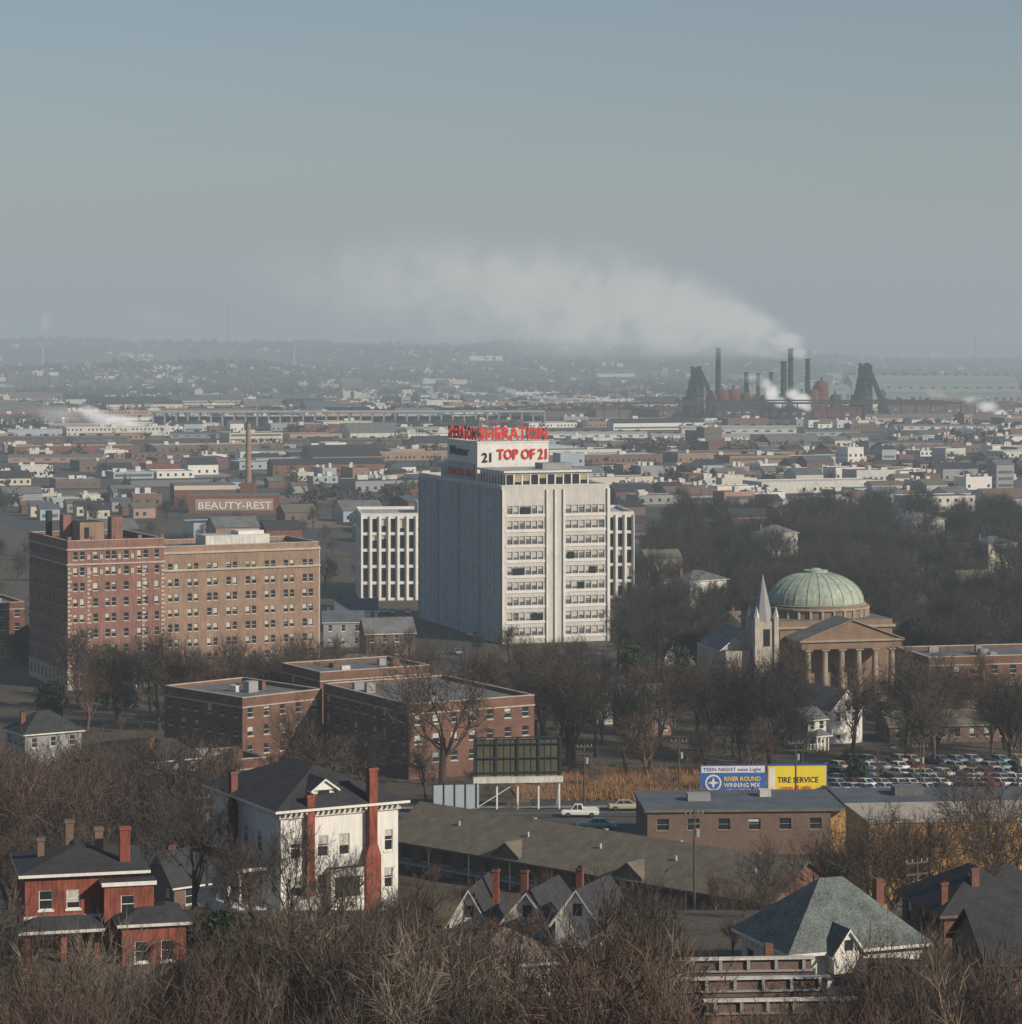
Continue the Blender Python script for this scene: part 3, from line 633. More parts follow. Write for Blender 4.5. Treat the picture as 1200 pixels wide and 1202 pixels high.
# ------------------------------------------------------------------ poles
def pole(px,d,py,lamp=False):
    b=MB(); gz=g0(d); H=Z(py,d)-gz
    b.cyl(0,0,0,H,.16,.1,'wood',8)
    if lamp:
        b.beam((0,0,H-.2),(2.2,0,H+.3),.06,'steel_dark'); b.box(2.0,2.9,-.15,.15,H+.22,H+.4,'chrome'); n='street_lamp'
    else:
        for z in (H-.6,H-1.6): b.box(-1.2,1.2,-.08,.08,z,z+.14,'wood')
        for x in (-1.1,-.5,.5,1.1): b.cyl(x,0,H-.46,H-.2,.05,.05,'stone_light',6)
        b.cyl(.35,0,H-3,H-2.1,.25,.25,'w_grey',10); n='utility_pole'
    b.obj(n,(X(px,d),d,gz),RU(0,30)); return Vector((X(px,d),d,gz+H-.45))
PP=[pole(686,398,872),pole(797,402,866),pole(934,404,868),pole(1080,408,872),pole(1195,412,875)]
pole(560,405,858,True); pole(1030,400,880,True)
Q=[pole(196,330,905),pole(240,285,930),pole(1076,240,1005),pole(815,300,950)]
b=MB()
for a,c in zip(PP,PP[1:]):
    for off in (-1.1,.5,1.1):
        o=Vector((off*.2,off,0)); n=8; pr=None
        for k in range(n+1):
            t=k/n; p=a.lerp(c,t)+o-Vector((0,0,1.0*4*t*(1-t)))
            if pr is not None: b.beam(pr,p,.018,'black')
            pr=p
b.obj('power_lines')
# ------------------------------------------------------------------ furnace plant
def furnace():
    def stack(px,d,ytop,r,m='steel_dark',ybase=None):
        b=MB(); H=Z(ytop,d); b.cyl(0,0,0,H,r*1.15,r*.9,m,14)
        for k in range(1,6): b.cyl(0,0,H*k/6,H*k/6+.7,r*1.2,r*1.2,'steel_dark',14)
        b.cyl(0,0,H-1.5,H,r*1.1,r*1.1,'steel_dark',14); b.box(-r*2,r*2,-r*2,r*2,0,6,'steel_rust'); b.obj('smokestack',(X(px,d),d,0))
    for a in ((843,2860,408,2.8),(928,2850,409,2.8),(948,2880,421,2.7),(920,2830,424,3.2),(905,2870,437,2.2,'steel_rust'),(890,2860,438,2.2,'steel_rust'),(876,2870,437,2.5),(1022,2900,428,1.8)): stack(*a)
    def stove(px,d,ytop,r,m='rust_red'):
        b=MB(); H=Z(ytop,d)-r; b.cyl(0,0,0,H,r,r,m,20,False)
        for k in range(5): a=k*math.pi/10;c=(k+1)*math.pi/10; b.cyl(0,0,H+r*math.sin(a),H+r*math.sin(c),r*math.cos(a),max(.01,r*math.cos(c)),m,20,False)
        for k in range(1,4): b.cyl(0,0,H*k/4,H*k/4+.6,r+.25,r+.25,'steel_dark',20)
        b.cyl(0,0,H+r*.9,H+r+3,.8,.8,'steel_dark',8); b.obj('hot_blast_stove',(X(px,d),d,0))
    for a in ((848,2840,457,7),(861,2845,456,7),(875,2850,460,6,'steel_rust'),(964,2840,446,7.5),(898,2840,463,6,'steel_rust'),(912,2845,461,6,'steel_dark'),(941,2835,460,7,'steel_rust'),(1003,2870,467,6,'steel_rust'),(835,2835,461,6),(955,2835,456,6),(980,2850,462,6,'steel_rust'),(886,2835,466,5,'steel_dark')): stove(*a)
    def blast(px,d,ytop,sgn):
        b=MB(); H=Z(ytop,d)
        b.cyl(0,0,0,12,6,7.5,'steel_dark',20); b.cyl(0,0,12,22,7.5,8,'steel_rust',20,False); b.cyl(0,0,22,H*.72,8,5,'steel_dark',20)
        for k in range(8):
            a=k*math.pi/4; b.beam((8*math.cos(a),8*math.sin(a),0),(7*math.cos(a),7*math.sin(a),H*.7),.6,'steel_dark')
        for z in (14,24,34,H*.72): 
            if z<H: b.box(-8,8,-8,8,z,z+.8,'steel_dark')
        for sx in (-5,5):
            for sy in (-5,5): b.beam((sx,sy,H*.6),(sx*.8,sy*.8,H),.6,'steel_dark')
        for z in (H*.68,H*.78,H*.88,H*.97): b.box(-6,6,-6,6,z,z+.9,'steel_dark')
        for z0,z1 in ((H*.68,H*.78),(H*.78,H*.88),(H*.88,H*.97)):
            b.beam((-5,-5,z0),(5,-5,z1),.4,'steel_dark'); b.beam((5,-5,z0),(-5,-5,z1),.4,'steel_dark')
        b.box(-5,5,-4.5,4.5,H*.7,H*.96,'steel_dark')
        for y in (-2.5,2.5):
            b.beam((sgn*24,y,0),(sgn*2,y,H),1.3,'steel_dark'); b.beam((sgn*28,y,0),(sgn*5,y,H-4),1.0,'steel_dark')
        n=16
        for k in range(n):
            t=k/n;t2=(k+1)/n
            for y in (-2.5,2.5): b.beam((sgn*(24-22*t),y,H*t),(sgn*(28-23*t2),y,(H-4)*t2),.5,'steel_dark')
            b.beam((sgn*(24-22*t),-2.5,H*t),(sgn*(24-22*t),2.5,H*t),.3,'steel_dark')
        b.beam((-sgn*2,0,H*.9),(-sgn*9,3,H*.4),1.4,'steel_rust'); b.cyl(-sgn*10,3,4,H*.42,3.6,3.6,'steel_rust',16)
        b.obj('blast_furnace',(X(px,d),d,0))
    blast(817,2820,430,1); blast(1014,2840,426,1)
    def shed(px0,px1,d,ytop,D,wall,roof,name='industrial_shed'):
        b=MB(); s=d/FP; W=(px1-px0)*s; H=Z(ytop,d)-0; H=max(5,H)
        b.fac((0,0),(1,0),W,0,H*.75,grid(max(3,int(W/9)),W,4),[(H*.25,H*.5)],wall,'glass_mid',.3)
        b.box(0,W,.5,D,0,H*.75,wall); b.gable(0,W,0,D,H*.75,H*.25,roof,wall,'x',.5,wall)
        n=int(W/14)
        for k in range(n): b.box(5+k*14,9+k*14,D/2-1.5,D/2+1.5,H*.9,H+1.5,'steel_dark')
        b.obj(name,(X(px0,d),d,0),RU(-2,3))
    shed(622,700,2900,480,40,'w_brown','steel_rust'); shed(700,818,2860,478,45,'w_brown','steel_rust'); shed(840,905,2790,474,30,'steel_rust','steel_dark')
    shed(905,960,2790,476,25,'steel_rust','steel_dark'); shed(955,1012,2790,478,30,'rust_red','steel_rust'); shed(1035,1110,2860,470,40,'w_brown','steel_rust'); shed(1110,1192,2900,473,40,'w_brown','w_brown')
    shed(1000,1195,3700,441,120,'w_green','w_green','long_warehouse'); shed(880,1000,3500,452,80,'w_green','w_green','long_warehouse'); shed(1040,1200,3400,456,60,'w_grey','w_green','long_warehouse')
    shed(640,760,2250,509,30,'white_paint','roof_light','long_warehouse'); shed(765,880,2200,512,30,'w_cream','roof_light','long_warehouse'); shed(800,935,2350,500,30,'white_old','roof_light','long_warehouse'); shed(945,1010,2300,507,30,'w_blue','roof_grey','long_warehouse')
    for (a,c,d,yt,wl,rf) in ((0,150,2150,513,'w_brown','roof_grey'),(200,330,2250,509,'w_grey','roof_slate'),(340,470,2100,515,'w_brown','roof_brown'),(420,560,2380,503,'white_old','roof_light'),(60,190,2450,500,'w_grey','roof_slate'),(10,120,1800,534,'w_pink','roof_grey'),(300,430,1900,527,'w_cream','roof_slate'),(1050,1190,2450,500,'white_old','roof_grey'),(1020,1120,2050,520,'w_grey','roof_slate')): shed(a,c,d,yt,22,wl,rf,'long_warehouse')
    b=MB()
    for k in range(26): 
        x=-190+k*15; b.beam((x,0,0),(x,0,16),.6,'steel_dark')
    b.box(-190,190,-1.5,1.5,16,18,'steel_rust'); b.box(-120,120,-3,-1.6,19,20.5,'steel_dark'); 
    b.obj('conveyor_trestle',(X(930,2770),2770,0))
furnace()
def viaduct():
    b=MB(); d=2560; xa=X(180,d); xb=X(640,d); L=xb-xa
    b.box(0,L,0,16,12.6,14.0,'w_grey','asphalt'); b.box(0,L,-.3,-.01,13.2,14.8,'w_blue')
    n=34
    for k in range(n+1): 
        x=k*L/n; b.box(x-.8,x+.8,1,3,0,12.6,'w_grey'); b.box(x-.8,x+.8,12.8,15,0,12.6,'w_grey'); b.box(x-1.1,x+1.1,.5,15.5,11.4,12.59,'w_grey')
    b.box(0,L,8,12,0.02,9,'steel_dark'); b.obj('road_viaduct',(xa,d,0),1.5)
viaduct()
def chimney():
    b=MB(); d=1450; H=Z(497,d); b.cyl(0,0,0,H,1.75,1.25,'brick_tan',16); b.cyl(0,0,H,H+.9,1.5,1.5,'brick_brown',16); b.cyl(0,0,H*.93,H*.94,1.5,1.5,'brick_brown',16)
    b.box(-4,4,-4,4,0,5,'brick_red','roof_dark'); b.obj('brick_chimney',(X(292,d),d,0))
    b=MB(); b.box(0,42,0,22,0,8,'brick_red','roof_grey'); b.box(3,39,-.2,-.01,1.2,6.6,'w_pink'); 
    o=b.obj('brick_factory',(X(222,1270),1270,0),6); text('BEAUTY-REST',4.6,'white_paint',o,(4,-.4,2.0),(math.pi/2,0,0),'wall_lettering',.05,34)
    b=MB(); b.box(0,30,0,25,0,10,'brick_red','roof_grey'); b.box(0,30,-.1,-.01,7.5,9.6,'w_cream'); b.obj('brick_factory',(X(205,1330),1330,0),12)
chimney()
# ------------------------------------------------------------------ city mass
WALL=['white_paint','white_old','w_cream','w_blue','w_grey','brick_red','brick_brown','w_brown','w_pink','concrete','w_cream','white_paint','w_blue','w_brown','brick_tan','w_grey']
ROOF=['roof_light','roof_grey','roof_grey','roof_slate','roof_dark','white_old','roof_light','roof_brown','w_brown','roof_slate','roof_dark']
def addb(b,cx,cy,yaw,W,D,H,z,wall,roof,gab,win=True):
    c,s=math.cos(yaw),math.sin(yaw)
    def T(x,y,zz): return (cx+x*c-y*s,cy+x*s+y*c,z+zz)
    P=[(0,0),(W,0),(W,D),(0,D)]
    for k in range(4):
        a=P[k];e=P[(k+1)%4]; b.poly([T(*a,-3),T(*e,-3),T(*e,H),T(*a,H)],wall)
    if gab:
        h=D*.22 if D<W else W*.22
        b.poly([T(-.4,-.4,H),T(W+.4,-.4,H),T(W+.4,D/2,H+h),T(-.4,D/2,H+h)],roof); b.poly([T(W+.4,D+.4,H),T(-.4,D+.4,H),T(-.4,D/2,H+h),T(W+.4,D/2,H+h)],roof)
        b.poly([T(0,0,H),T(0,D,H),T(0,D/2,H+h)],wall); b.poly([T(W,0,H),T(W,D,H),T(W,D/2,H+h)],wall)
    else:
        b.poly([T(0,0,H-.4),T(W,0,H-.4),T(W,D,H-.4),T(0,D,H-.4)],roof)
        for q in range(random.randint(0,4)):
            x,y=RU(0,W*.8),RU(D*.2,D*.8); w,h=RU(1.5,max(1.6,min(6,W*.2))),RU(1,2.5)
            for (p0,p1) in (((x,y),(x+w,y)),((x,y+w),(x,y))): b.poly([T(*p0,H-.4),T(*p1,H-.4),T(*p1,H+h),T(*p0,H+h)],'white_old')
            b.poly([T(x,y,H+h),T(x+w,y,H+h),T(x+w,y+w,H+h),T(x,y+w,H+h)],'roof_light')
    if win:
        nf=max(1,int(H/3.6)); t=R()
        for f in range(nf):
            z0=f*3.6+1.2; z1=z0+1.6
            if z1>H-.3: break
            if t<.35: b.poly([T(1,-.06,z0),T(W-1,-.06,z0),T(W-1,-.06,z1),T(1,-.06,z1)],'glass_mid')
            else:
                n=int(W/RU(3,5))
                for i in range(n):
                    if R()<.85: x=(i+.5)*W/n; b.poly([T(x-.7,-.06,z0),T(x+.7,-.06,z0),T(x+.7,-.06,z1),T(x-.7,-.06,z1)],'glass')
            n=int(D/5)
            for i in range(n): y=(i+.5)*D/n; b.poly([T(-.06,y-.8,z0),T(-.06,y+.8,z0),T(-.06,y+.8,z1),T(-.06,y-.8,z1)],'glass')
far=MB(); streets=MB(); treepts=[]
ya=math.radians(A); cu,su=math.cos(ya),math.sin(ya)
BX,BY=98,88
def blocked(px,d):
    if 790<px<1065 and 2650<d<2980: return True
    if 610<px<1200 and 2700<d<2960: return True
    if 170<px<650 and 2530<d<2640: return True
    if 625<px<1015 and 2140<d<2440: return True
    if px>730 and d<1230: return True
    if 870<px and 3380<d<3850: return True
    if 195<px<335 and 1240<d<1480: return True
    if 600<px<730 and d<1000: return True
    if 380<px<500 and d<1000: return True
    for (a,c,dd) in ((0,150,2150),(200,330,2250),(340,470,2100),(420,560,2380),(60,190,2450),(10,120,1800),(300,430,1900),(1050,1190,2450),(1020,1120,2050)):
        if a-5<px<c+5 and dd-50<d<dd+45: return True
    return False
ncity=0
for iq in range(2,80):
    for ip in range(-36,38):
        p0=ip*BX; q0=iq*BY+250
        x=p0*cu-q0*su; y=p0*su+q0*cu
        if y<720 or y>6900: continue
        px=600+x*FP/y
        if px<-90 or px>1290: continue
        def S(a,b_,z): return (x+a*cu-b_*su,y+a*su+b_*cu,z)
        if 905<y<3600:
            streets.poly([S(0,-14,.05),S(BX,-14,.05),S(BX,0,.05),S(0,0,.05)],'asphalt'); streets.poly([S(-14,0,.054),S(-.01,0,.054),S(-.01,BY,.054),S(-14,BY,.054)],'asphalt')
            if R()<.5: streets.poly([S(3,3,.06),S(BX-18,3,.06),S(BX-18,BY-18,.06),S(3,BY-18,.06)],random.choice(['pavement','asphalt','roof_brown','earth','earth','pavement']))
        t=R(); lots=[]; ind=.58 if 1650<y<3500 else .28
        if t<ind:
            if R()<.2: continue
            n=random.randint(1,2); w=(BX-(2 if ind>.5 else 22))/n
            for k in range(n): lots.append((2+k*w,RU(2,12),w-RU(0,8),RU(14,36),RU(4.5,8),R()<.25))
            if R()<.5: lots.append((RU(0,50),RU(52,60),RU(20,45),RU(8,14),RU(3.5,6),False))
        elif t<.82:
            nx=random.randint(3,5); ny=random.randint(2,3); w=(BX-20)/nx; dd=(BY-20)/ny
            for i in range(nx):
                for j in range(ny):
                    if R()<.8: lots.append((2+i*w+RU(0,3),2+j*dd+RU(0,5),w*RU(.5,.95),dd*RU(.4,.8),random.choice([3.5,4,4.5,5,6,7]) if R()<.97 else RU(10,15),R()<.3))
        elif t<.93:
            for i in range(4):
                for j in range(3):
                    lots.append((3+i*21,4+j*26,RU(8,12),RU(8,11),RU(3.5,5.5),True))
            for k in range(14): treepts.append((x+RU(0,BX)*cu,y+RU(0,BY),RU(6,11)))
        else:
            for k in range(16): treepts.append((x+RU(0,BX),y+RU(-10,BY),RU(6,12)))
        for k in range(random.randint(0,8)): treepts.append((x+RU(0,BX),y+RU(0,BY),RU(5,10)))
        for (a,b_,w,dd,h,gb) in lots:
            bx=x+a*cu-b_*su; by=y+a*su+b_*cu; bp=600+bx*FP/by; dfar=by+dd
            if blocked(bp,by) or blocked(600+(bx+w)*FP/by,dfar) : continue
            if by<760: continue
            if y>3900 and R()<.5: continue
            if y>5000 and R()<.5: continue
            wl=random.choice(WALL); rf=random.choice(ROOF)
            if gb and rf in('white_old','roof_light'): rf='roof_dark'
            if by<1400:
                m=MB(); addb(m,0,0,0,w,dd,h,0,wl,rf,gb)
                m.obj('house' if (gb and w<14) else ('warehouse' if w>25 else 'commercial_building'),(bx,by,g0(by)),A)
            else: addb(far,bx,by,ya,w,dd,h,g(by,bx),wl,rf,gb,by<3300)
            ncity+=1
far.obj('distant_city_buildings'); streets.obj('city_streets')
b=MB()
for (px,d,h,r) in ((50,5200,55,4),(268,6000,95,3),(1145,7000,70,4),(345,5200,40,3)): b.cyl(X(px,d),d,g(d,X(px,d)),g(d,X(px,d))+h,r,r*.8,'w_grey',10)
b.obj('distant_smokestacks')
# ------------------------------------------------------------------ far trees
def mass(name,pts,nt,m,size=.42):
    rng=np.random.default_rng(5); pts=np.array(pts); n=len(pts)
    base=np.repeat(pts,nt,axis=0); h=base[:,3:4]
    dirs=rng.normal(size=(n*nt,3)); dirs/=np.linalg.norm(dirs,axis=1,keepdims=True); rad=rng.random((n*nt,1))**.5
    cen=base[:,:3]+dirs*rad*h*np.array([[.5,.5,.42]])+np.array([[0,0,1]])*h*.5
    tri=cen[:,None,:]+rng.normal(size=(n*nt,3,3))*h[:,None,:]*size*.4
    v=tri.reshape(-1,3); me=bpy.data.meshes.new(name)
    N=n*nt; me.vertices.add(N*3); me.vertices.foreach_set('co',v.ravel()); me.loops.add(N*3); me.loops.foreach_set('vertex_index',np.arange(N*3)); me.polygons.add(N)
    me.polygons.foreach_set('loop_start',np.arange(0,N*3,3)); me.materials.append(MATS[m]); me.update(calc_edges=True); me.validate(); newobj(name,me)
tp=[(x,y,g(y,x),h) for x,y,h in treepts if y>1300 and not blocked(600+x*FP/y,y)]
mass('distant_city_trees',tp,34,'far_trees',.34)
hp=[]
while len(hp)<14000:
    y=RU(3700,8400); x=RU(-.2*y,.2*y)
    n=mnoise.noise(Vector((x/300,y/500,11)))
    if n>-.15-(y-4500)/5000: hp.append((x,y,g(y,x),RU(8,16)))
mass('distant_woodland',hp,14,'far_trees',.5)
# ------------------------------------------------------------------ bare trees
def gen_tree(seed,kind='oak'):
    rnd=random.Random(seed); V=[];F=[]
    def tube(pts,rs,n):
        base=len(V); m=len(pts)
        for i,p in enumerate(pts):
            d=(pts[min(i+1,m-1)]-pts[max(i-1,0)]).normalized(); u=d.cross(Vector((.31,.9,.2))).normalized(); w=d.cross(u)
            for k in range(n): a=2*math.pi*k/n; V.append(p+(u*math.cos(a)+w*math.sin(a))*rs[i])
        for i in range(m-1):
            for k in range(n): F.append((base+i*n+k,base+i*n+(k+1)%n,base+(i+1)*n+(k+1)%n,base+(i+1)*n+k))
    LEN={'oak':[.30,.48,.30,.18,.12],'tall':[.55,.30,.2,.13,.09],'brush':[.10,.62,.32,.2,.12]}[kind]
    NCH={'oak':[7,5,5,4],'tall':[13,4,4,4],'brush':[8,5,5,4]}[kind]
    ANG={'oak':(24,58),'tall':(28,58),'brush':(8,38)}[kind]
    RAD={'oak':.027,'tall':.018,'brush':.013}[kind]
    def rnv(): return Vector((rnd.gauss(0,1),rnd.gauss(0,1),rnd.gauss(0,1)))
    def branch(p,d,L,r,l):
        ns=[6,6,4,3,2][l]; pts=[p.copy()]; ds=[d.copy()]
        for i in range(ns):
            d=(d+rnv()*(.07 if l==0 else .18)+Vector((0,0,.13 if l else .05))).normalized(); p=p+d*(L/ns); pts.append(p.copy()); ds.append(d.copy())
        if l<4:
            r1=r*(.62 if l==0 else .3); tube(pts,[r+(r1-r)*i/ns for i in range(ns+1)],(8,5,3,3)[l])
            nch=NCH[l]
            t0=.45 if (l==0 and kind=='oak') else (.25 if l==0 else .25)
            for c in range(nch):
                t=t0+(1-t0)*(c+rnd.random())/nch if c<nch-1 else 1.0
                i=min(ns-1,int(t*ns)); fr=t*ns-i; q=pts[i].lerp(pts[i+1],min(1,fr)); dd=ds[min(ns,i+1)]
                a=math.radians(rnd.uniform(*ANG)) if c<nch-1 else math.radians(12)
                ax=dd.cross(rnv()).normalized(); nd=(Matrix.Rotation(a,3,ax)@dd)
                if l==0 and kind=='oak' and nd.z<.15: nd.z=.2; nd.normalize()
                k=(1-.35*t) if kind!='tall' or l else (1.15-.75*t)
                branch(q,nd,LEN[l+1]*k*rnd.uniform(.75,1.2),max(.0018,r*(1-.45*t)*(.52 if l else .5)),l+1)
        else:
            w=.0014
            for s in range(3):
                i=rnd.randint(0,ns-1); q=pts[i]; nd=(ds[i]+rnv()*.38).normalized(); e=q+nd*L*rnd.uniform(.5,1.1); sd=nd.cross(rnv()).normalized()*w
                b0=len(V); V.extend([q-sd,q+sd,e]); F.append((b0,b0+1,b0+2))
            sd=ds[0].cross(rnv()).normalized()*w*1.4; b0=len(V); V.extend([pts[0]-sd,pts[0]+sd,pts[-1]]); F.append((b0,b0+1,b0+2))
    branch(Vector((0,0,-.01)),Vector((0,0,1)),LEN[0],RAD,0)
    h=max(v.z for v in V); V=[tuple(v/h) for v in V]
    return V,F
def tmesh(name,VF,m):
    me=bpy.data.meshes.new(name); me.from_pydata(VF[0],[],VF[1]); me.materials.append(MATS[m]); return me
OAK=[tmesh('bare_tree_mesh',gen_tree(s,'oak'),'bark') for s in (1,2,3,4,5,6,7)]
def recol(L,m):
    o=[]
    for s in L: c=s.copy(); c.materials[0]=MATS[m]; o.append(c)
    return o
OAKR=recol(OAK[:4],'bark_red'); OAKP=recol(OAK[3:5],'bark_pale')
TALL=[tmesh('tall_tree_mesh',gen_tree(s,'tall'),m) for s,m in ((11,'bark'),(12,'bark_red'),(13,'bark'))]
BRUSH=[tmesh('brush_mesh',gen_tree(s,'brush'),m) for s,m in ((21,'bark_red'),(22,'bark'),(23,'bark_pale'))]
WOOD=recol(OAK+TALL,'bark_dark')
def put(me,x,y,h,name='bare_tree',parent=None,wide=1.0):
    o=newobj(name,me,(x,y,g0(y)-.15),RU(0,6.28),parent); o.scale=(h*wide,h*wide,h); return o
def tree(px,py,d,kind='oak',wide=1.0,name='bare_tree'):
    h=Z(py,d)-g0(d); me=random.choice({'oak':OAK if d<330 else WOOD[:7]+OAK[:3],'oakr':OAKR,'tall':TALL,'brush':BRUSH,'pale':BRUSH[2:],'palet':OAKP}[kind]); put(me,X(px,d),d,max(2.5,h),name,None,wide)
for t in ((520,728,430,'oak',1.0),(905,742,455,'oak',1.0),(1000,765,470,'tall',1.1),(1065,770,480,'tall',1.3),(700,752,470,'oak',.9),(735,770,450,'oak',.8),(640,768,500,'oak',.9),(775,750,480,'oak',.9),
  (820,760,500,'oak',.9),(850,748,520,'oak',.9),(590,745,520,'oak',.8),(560,740,540,'oak',.8),(460,742,520,'tall',1.3),(495,735,560,'oak',.8),(1130,775,500,'oak',.9),(1180,770,480,'oak',.9),(1095,760,540,'oak',.9),(620,735,600,'oak',.8),(680,735,610,'oak',.8),(650,740,560,'tall',1.2),
  (430,840,400,'oak',.9),(345,800,425,'oak',.8),(400,850,380,'tall',1.4),(70,838,360,'oak',1.1),(150,832,350,'oak',1.1),(20,850,340,'oakr',1.1),(110,860,320,'oakr',1.1),(195,850,345,'oak',1.0),(45,880,300,'oak',1.1),(260,860,370,'oak',.9),(215,880,300,'oak',.9),
  (228,885,238,'oak',.7),(345,930,206,'oak',.7),(300,975,218,'tall',1.3),(400,960,212,'oak',.7),(475,1000,195,'oak',1),(15,960,235,'oak',.9),(110,930,260,'oak',.9),(270,940,215,'oak',.7),
  (1025,905,285,'oakr',1.0),(965,925,290,'oakr',.9),(1090,930,290,'oak',1.0),(1165,868,310,'oak',.9),(1140,950,250,'oakr',.9),(895,965,280,'oak',.8),(1195,900,280,'oak',1),(1050,960,250,'oakr',.9),
  (840,1000,240,'oak',.8),(740,1035,190,'oak',.9),(930,1010,230,'oakr',.9),(500,1040,240,'tall',1.3),(860,1060,200,'oakr',.9),(640,1010,225,'oak',.7),(600,1030,180,'tall',1.1),
  (500,860,405,'tall',1.2),(665,840,460,'oak',.7),(760,830,440,'tall',1.2),(830,835,440,'oak',.8),(880,830,445,'tall',1.2),(860,790,470,'oak',.9),(940,800,460,'oak',.7),
  (430,725,620,'oak',.8),(480,728,650,'oak',.8),(405,735,600,'tall',1.2),(455,735,590,'oak',.8),(560,730,650,'oak',.8),(600,728,640,'tall',1.2)): tree(*t)
for k in range(34): tree(RU(60,420),RU(722,770),RU(500,570),random.choice(['oak','oak','tall','oakr']),RU(.8,1.1))
k=0
while k<110:
    px=RU(560,1200)
    if 935<px<1055: 
        k+=1; tree(px,RU(785,830),RU(500,540),'tall',1.0); continue
    tree(px,RU(735,815),RU(450,610),random.choice(['oak','oak','tall']),RU(.8,1.1)); k+=1
for k in range(26): tree(RU(-10,280),RU(835,920),RU(290,420),random.choice(['oak','oakr','oak']),RU(.9,1.1))
# foreground trees, rooted in the dip below the viewpoint
def lo(px):
    if px<200: return 1065
    if px<300: return 1045
    if px<520: return 990
    if px<700: return 1085
    if px<790: return 1005
    if px<1000: return 1130
    return 1060
for k in range(50):
    px=-20+k*25+RU(-16,16); d=RU(142,178); tree(px,lo(px)+RU(0,75),d,random.choice(['oak','oak','oakr','tall','oak','oakr','palet']),RU(.75,1.0))
for k in range(34):
    px=-20+k*37+RU(-18,18); d=RU(128,150); tree(px,max(lo(px)+20,RU(1105,1175)),d,random.choice(['oak','oakr','oak','brush']),RU(.8,1.0))
for px,py,d in ((95,1065,165),(150,1050,160),(330,1050,168),(620,1090,168)): tree(px,py,d,'palet',.8)
for px,py,d in ((340,975,168),(385,1000,162),(440,990,172),(480,1010,160),(555,1050,168),(700,985,165),(745,1000,172),(790,1030,170),(1050,1040,165),(1120,1060,160),(20,1020,168),(240,1030,172)): tree(px,py,d,'oak',.85)
for px,py,d in ((700,880,425),(780,890,420)): tree(px,py,d,'pale',1.2,'bare_shrub')
e=bpy.data.objects.new('undergrowth',None); COL.objects.link(e)
for k in range(400):
    d=RU(176,520); px=RU(-20,1220)
    if 600<px<1200 and 300<d<420: continue
    put(random.choice(BRUSH[:2]+BRUSH),X(px,d),d,RU(1.5,3.6),'brush',e,RU(1,1.6))
e=bpy.data.objects.new('woodland',None); COL.objects.link(e)
k=0
while k<600:
    d=RU(600,1230); px=RU(715,1230)
    if d<700 and 860<px<1070: continue
    if px<730+ (d-700)*.12: continue
    put(random.choice(WOOD),X(px,d),d,RU(10,18),'tree',e,RU(.9,1.2)); k+=1
e=bpy.data.objects.new('town_trees',None); COL.objects.link(e)
for k in range(150):
    d=RU(560,1300); px=RU(-20,700)
    if 40<px<400 and d<640: continue
    if 400<px<740 and d<790: continue
    put(random.choice(WOOD),X(px,d),d,RU(7,13),'tree',e,RU(.9,1.2))
def evergreen(px,d,h,w,conical=True,name='evergreen_tree'):
    rng=random.Random(px*7+d); b=MB(); b.cyl(0,0,0,h*.4,.25,.12,'wood',8)
    for k in range(1500):
        t=rng.random()**.8; z=h*(.12+.88*t); rr=w*(1-t*.9 if conical else math.sqrt(max(.05,1-(2*t-1)**2)))*(.75+.35*math.sin(k*.37+z*2))
        a=rng.uniform(0,6.28); q=rr*rng.random()**.35; c=Vector((q*math.cos(a),q*math.sin(a),z+rng.uniform(-.2,.2))); s=.04*h+.05
        b.poly([c+Vector((rng.gauss(0,s),rng.gauss(0,s),rng.gauss(0,s))) for _ in range(3)],'evergreen')
    b.obj(name,(X(px,d),d,g0(d)-.1))
for a in ((130,545,12,4.5,False),(262,205,2.6,2.4,False,'evergreen_shrub'),(240,208,2.0,2.0,False,'evergreen_shrub'),(148,545,9,3,True),(60,520,8,3,False),(440,500,7,3,False),(1005,430,4,2.0,False,'evergreen_shrub'),(800,560,11,4,True),(1070,620,12,4,False),(860,620,10,4,False),(1175,560,11,4,False),(745,585,9,3.5,False),(30,640,9,4,False)): evergreen(*a)
b=MB()
for k in range(9000):
    d=RU(402,450); px=RU(655,830) if R()<.8 else RU(600,960); x=X(px,d); z=g0(d); h=RU(.5,1.3); a=RU(0,3.14); w=.09
    dx,dy=w*math.cos(a),w*math.sin(a); lx,ly=RU(-.3,.3),RU(-.3,.3)
    b.poly([(x-dx,d-dy,z),(x+dx,d+dy,z),(x+lx,d+ly,z+h)],'dry_grass')
b.obj('dry_grass')
strip('dry_grass_bank',[(X(600,426),426),(X(950,430),428)],50,'dry_grass',.03)
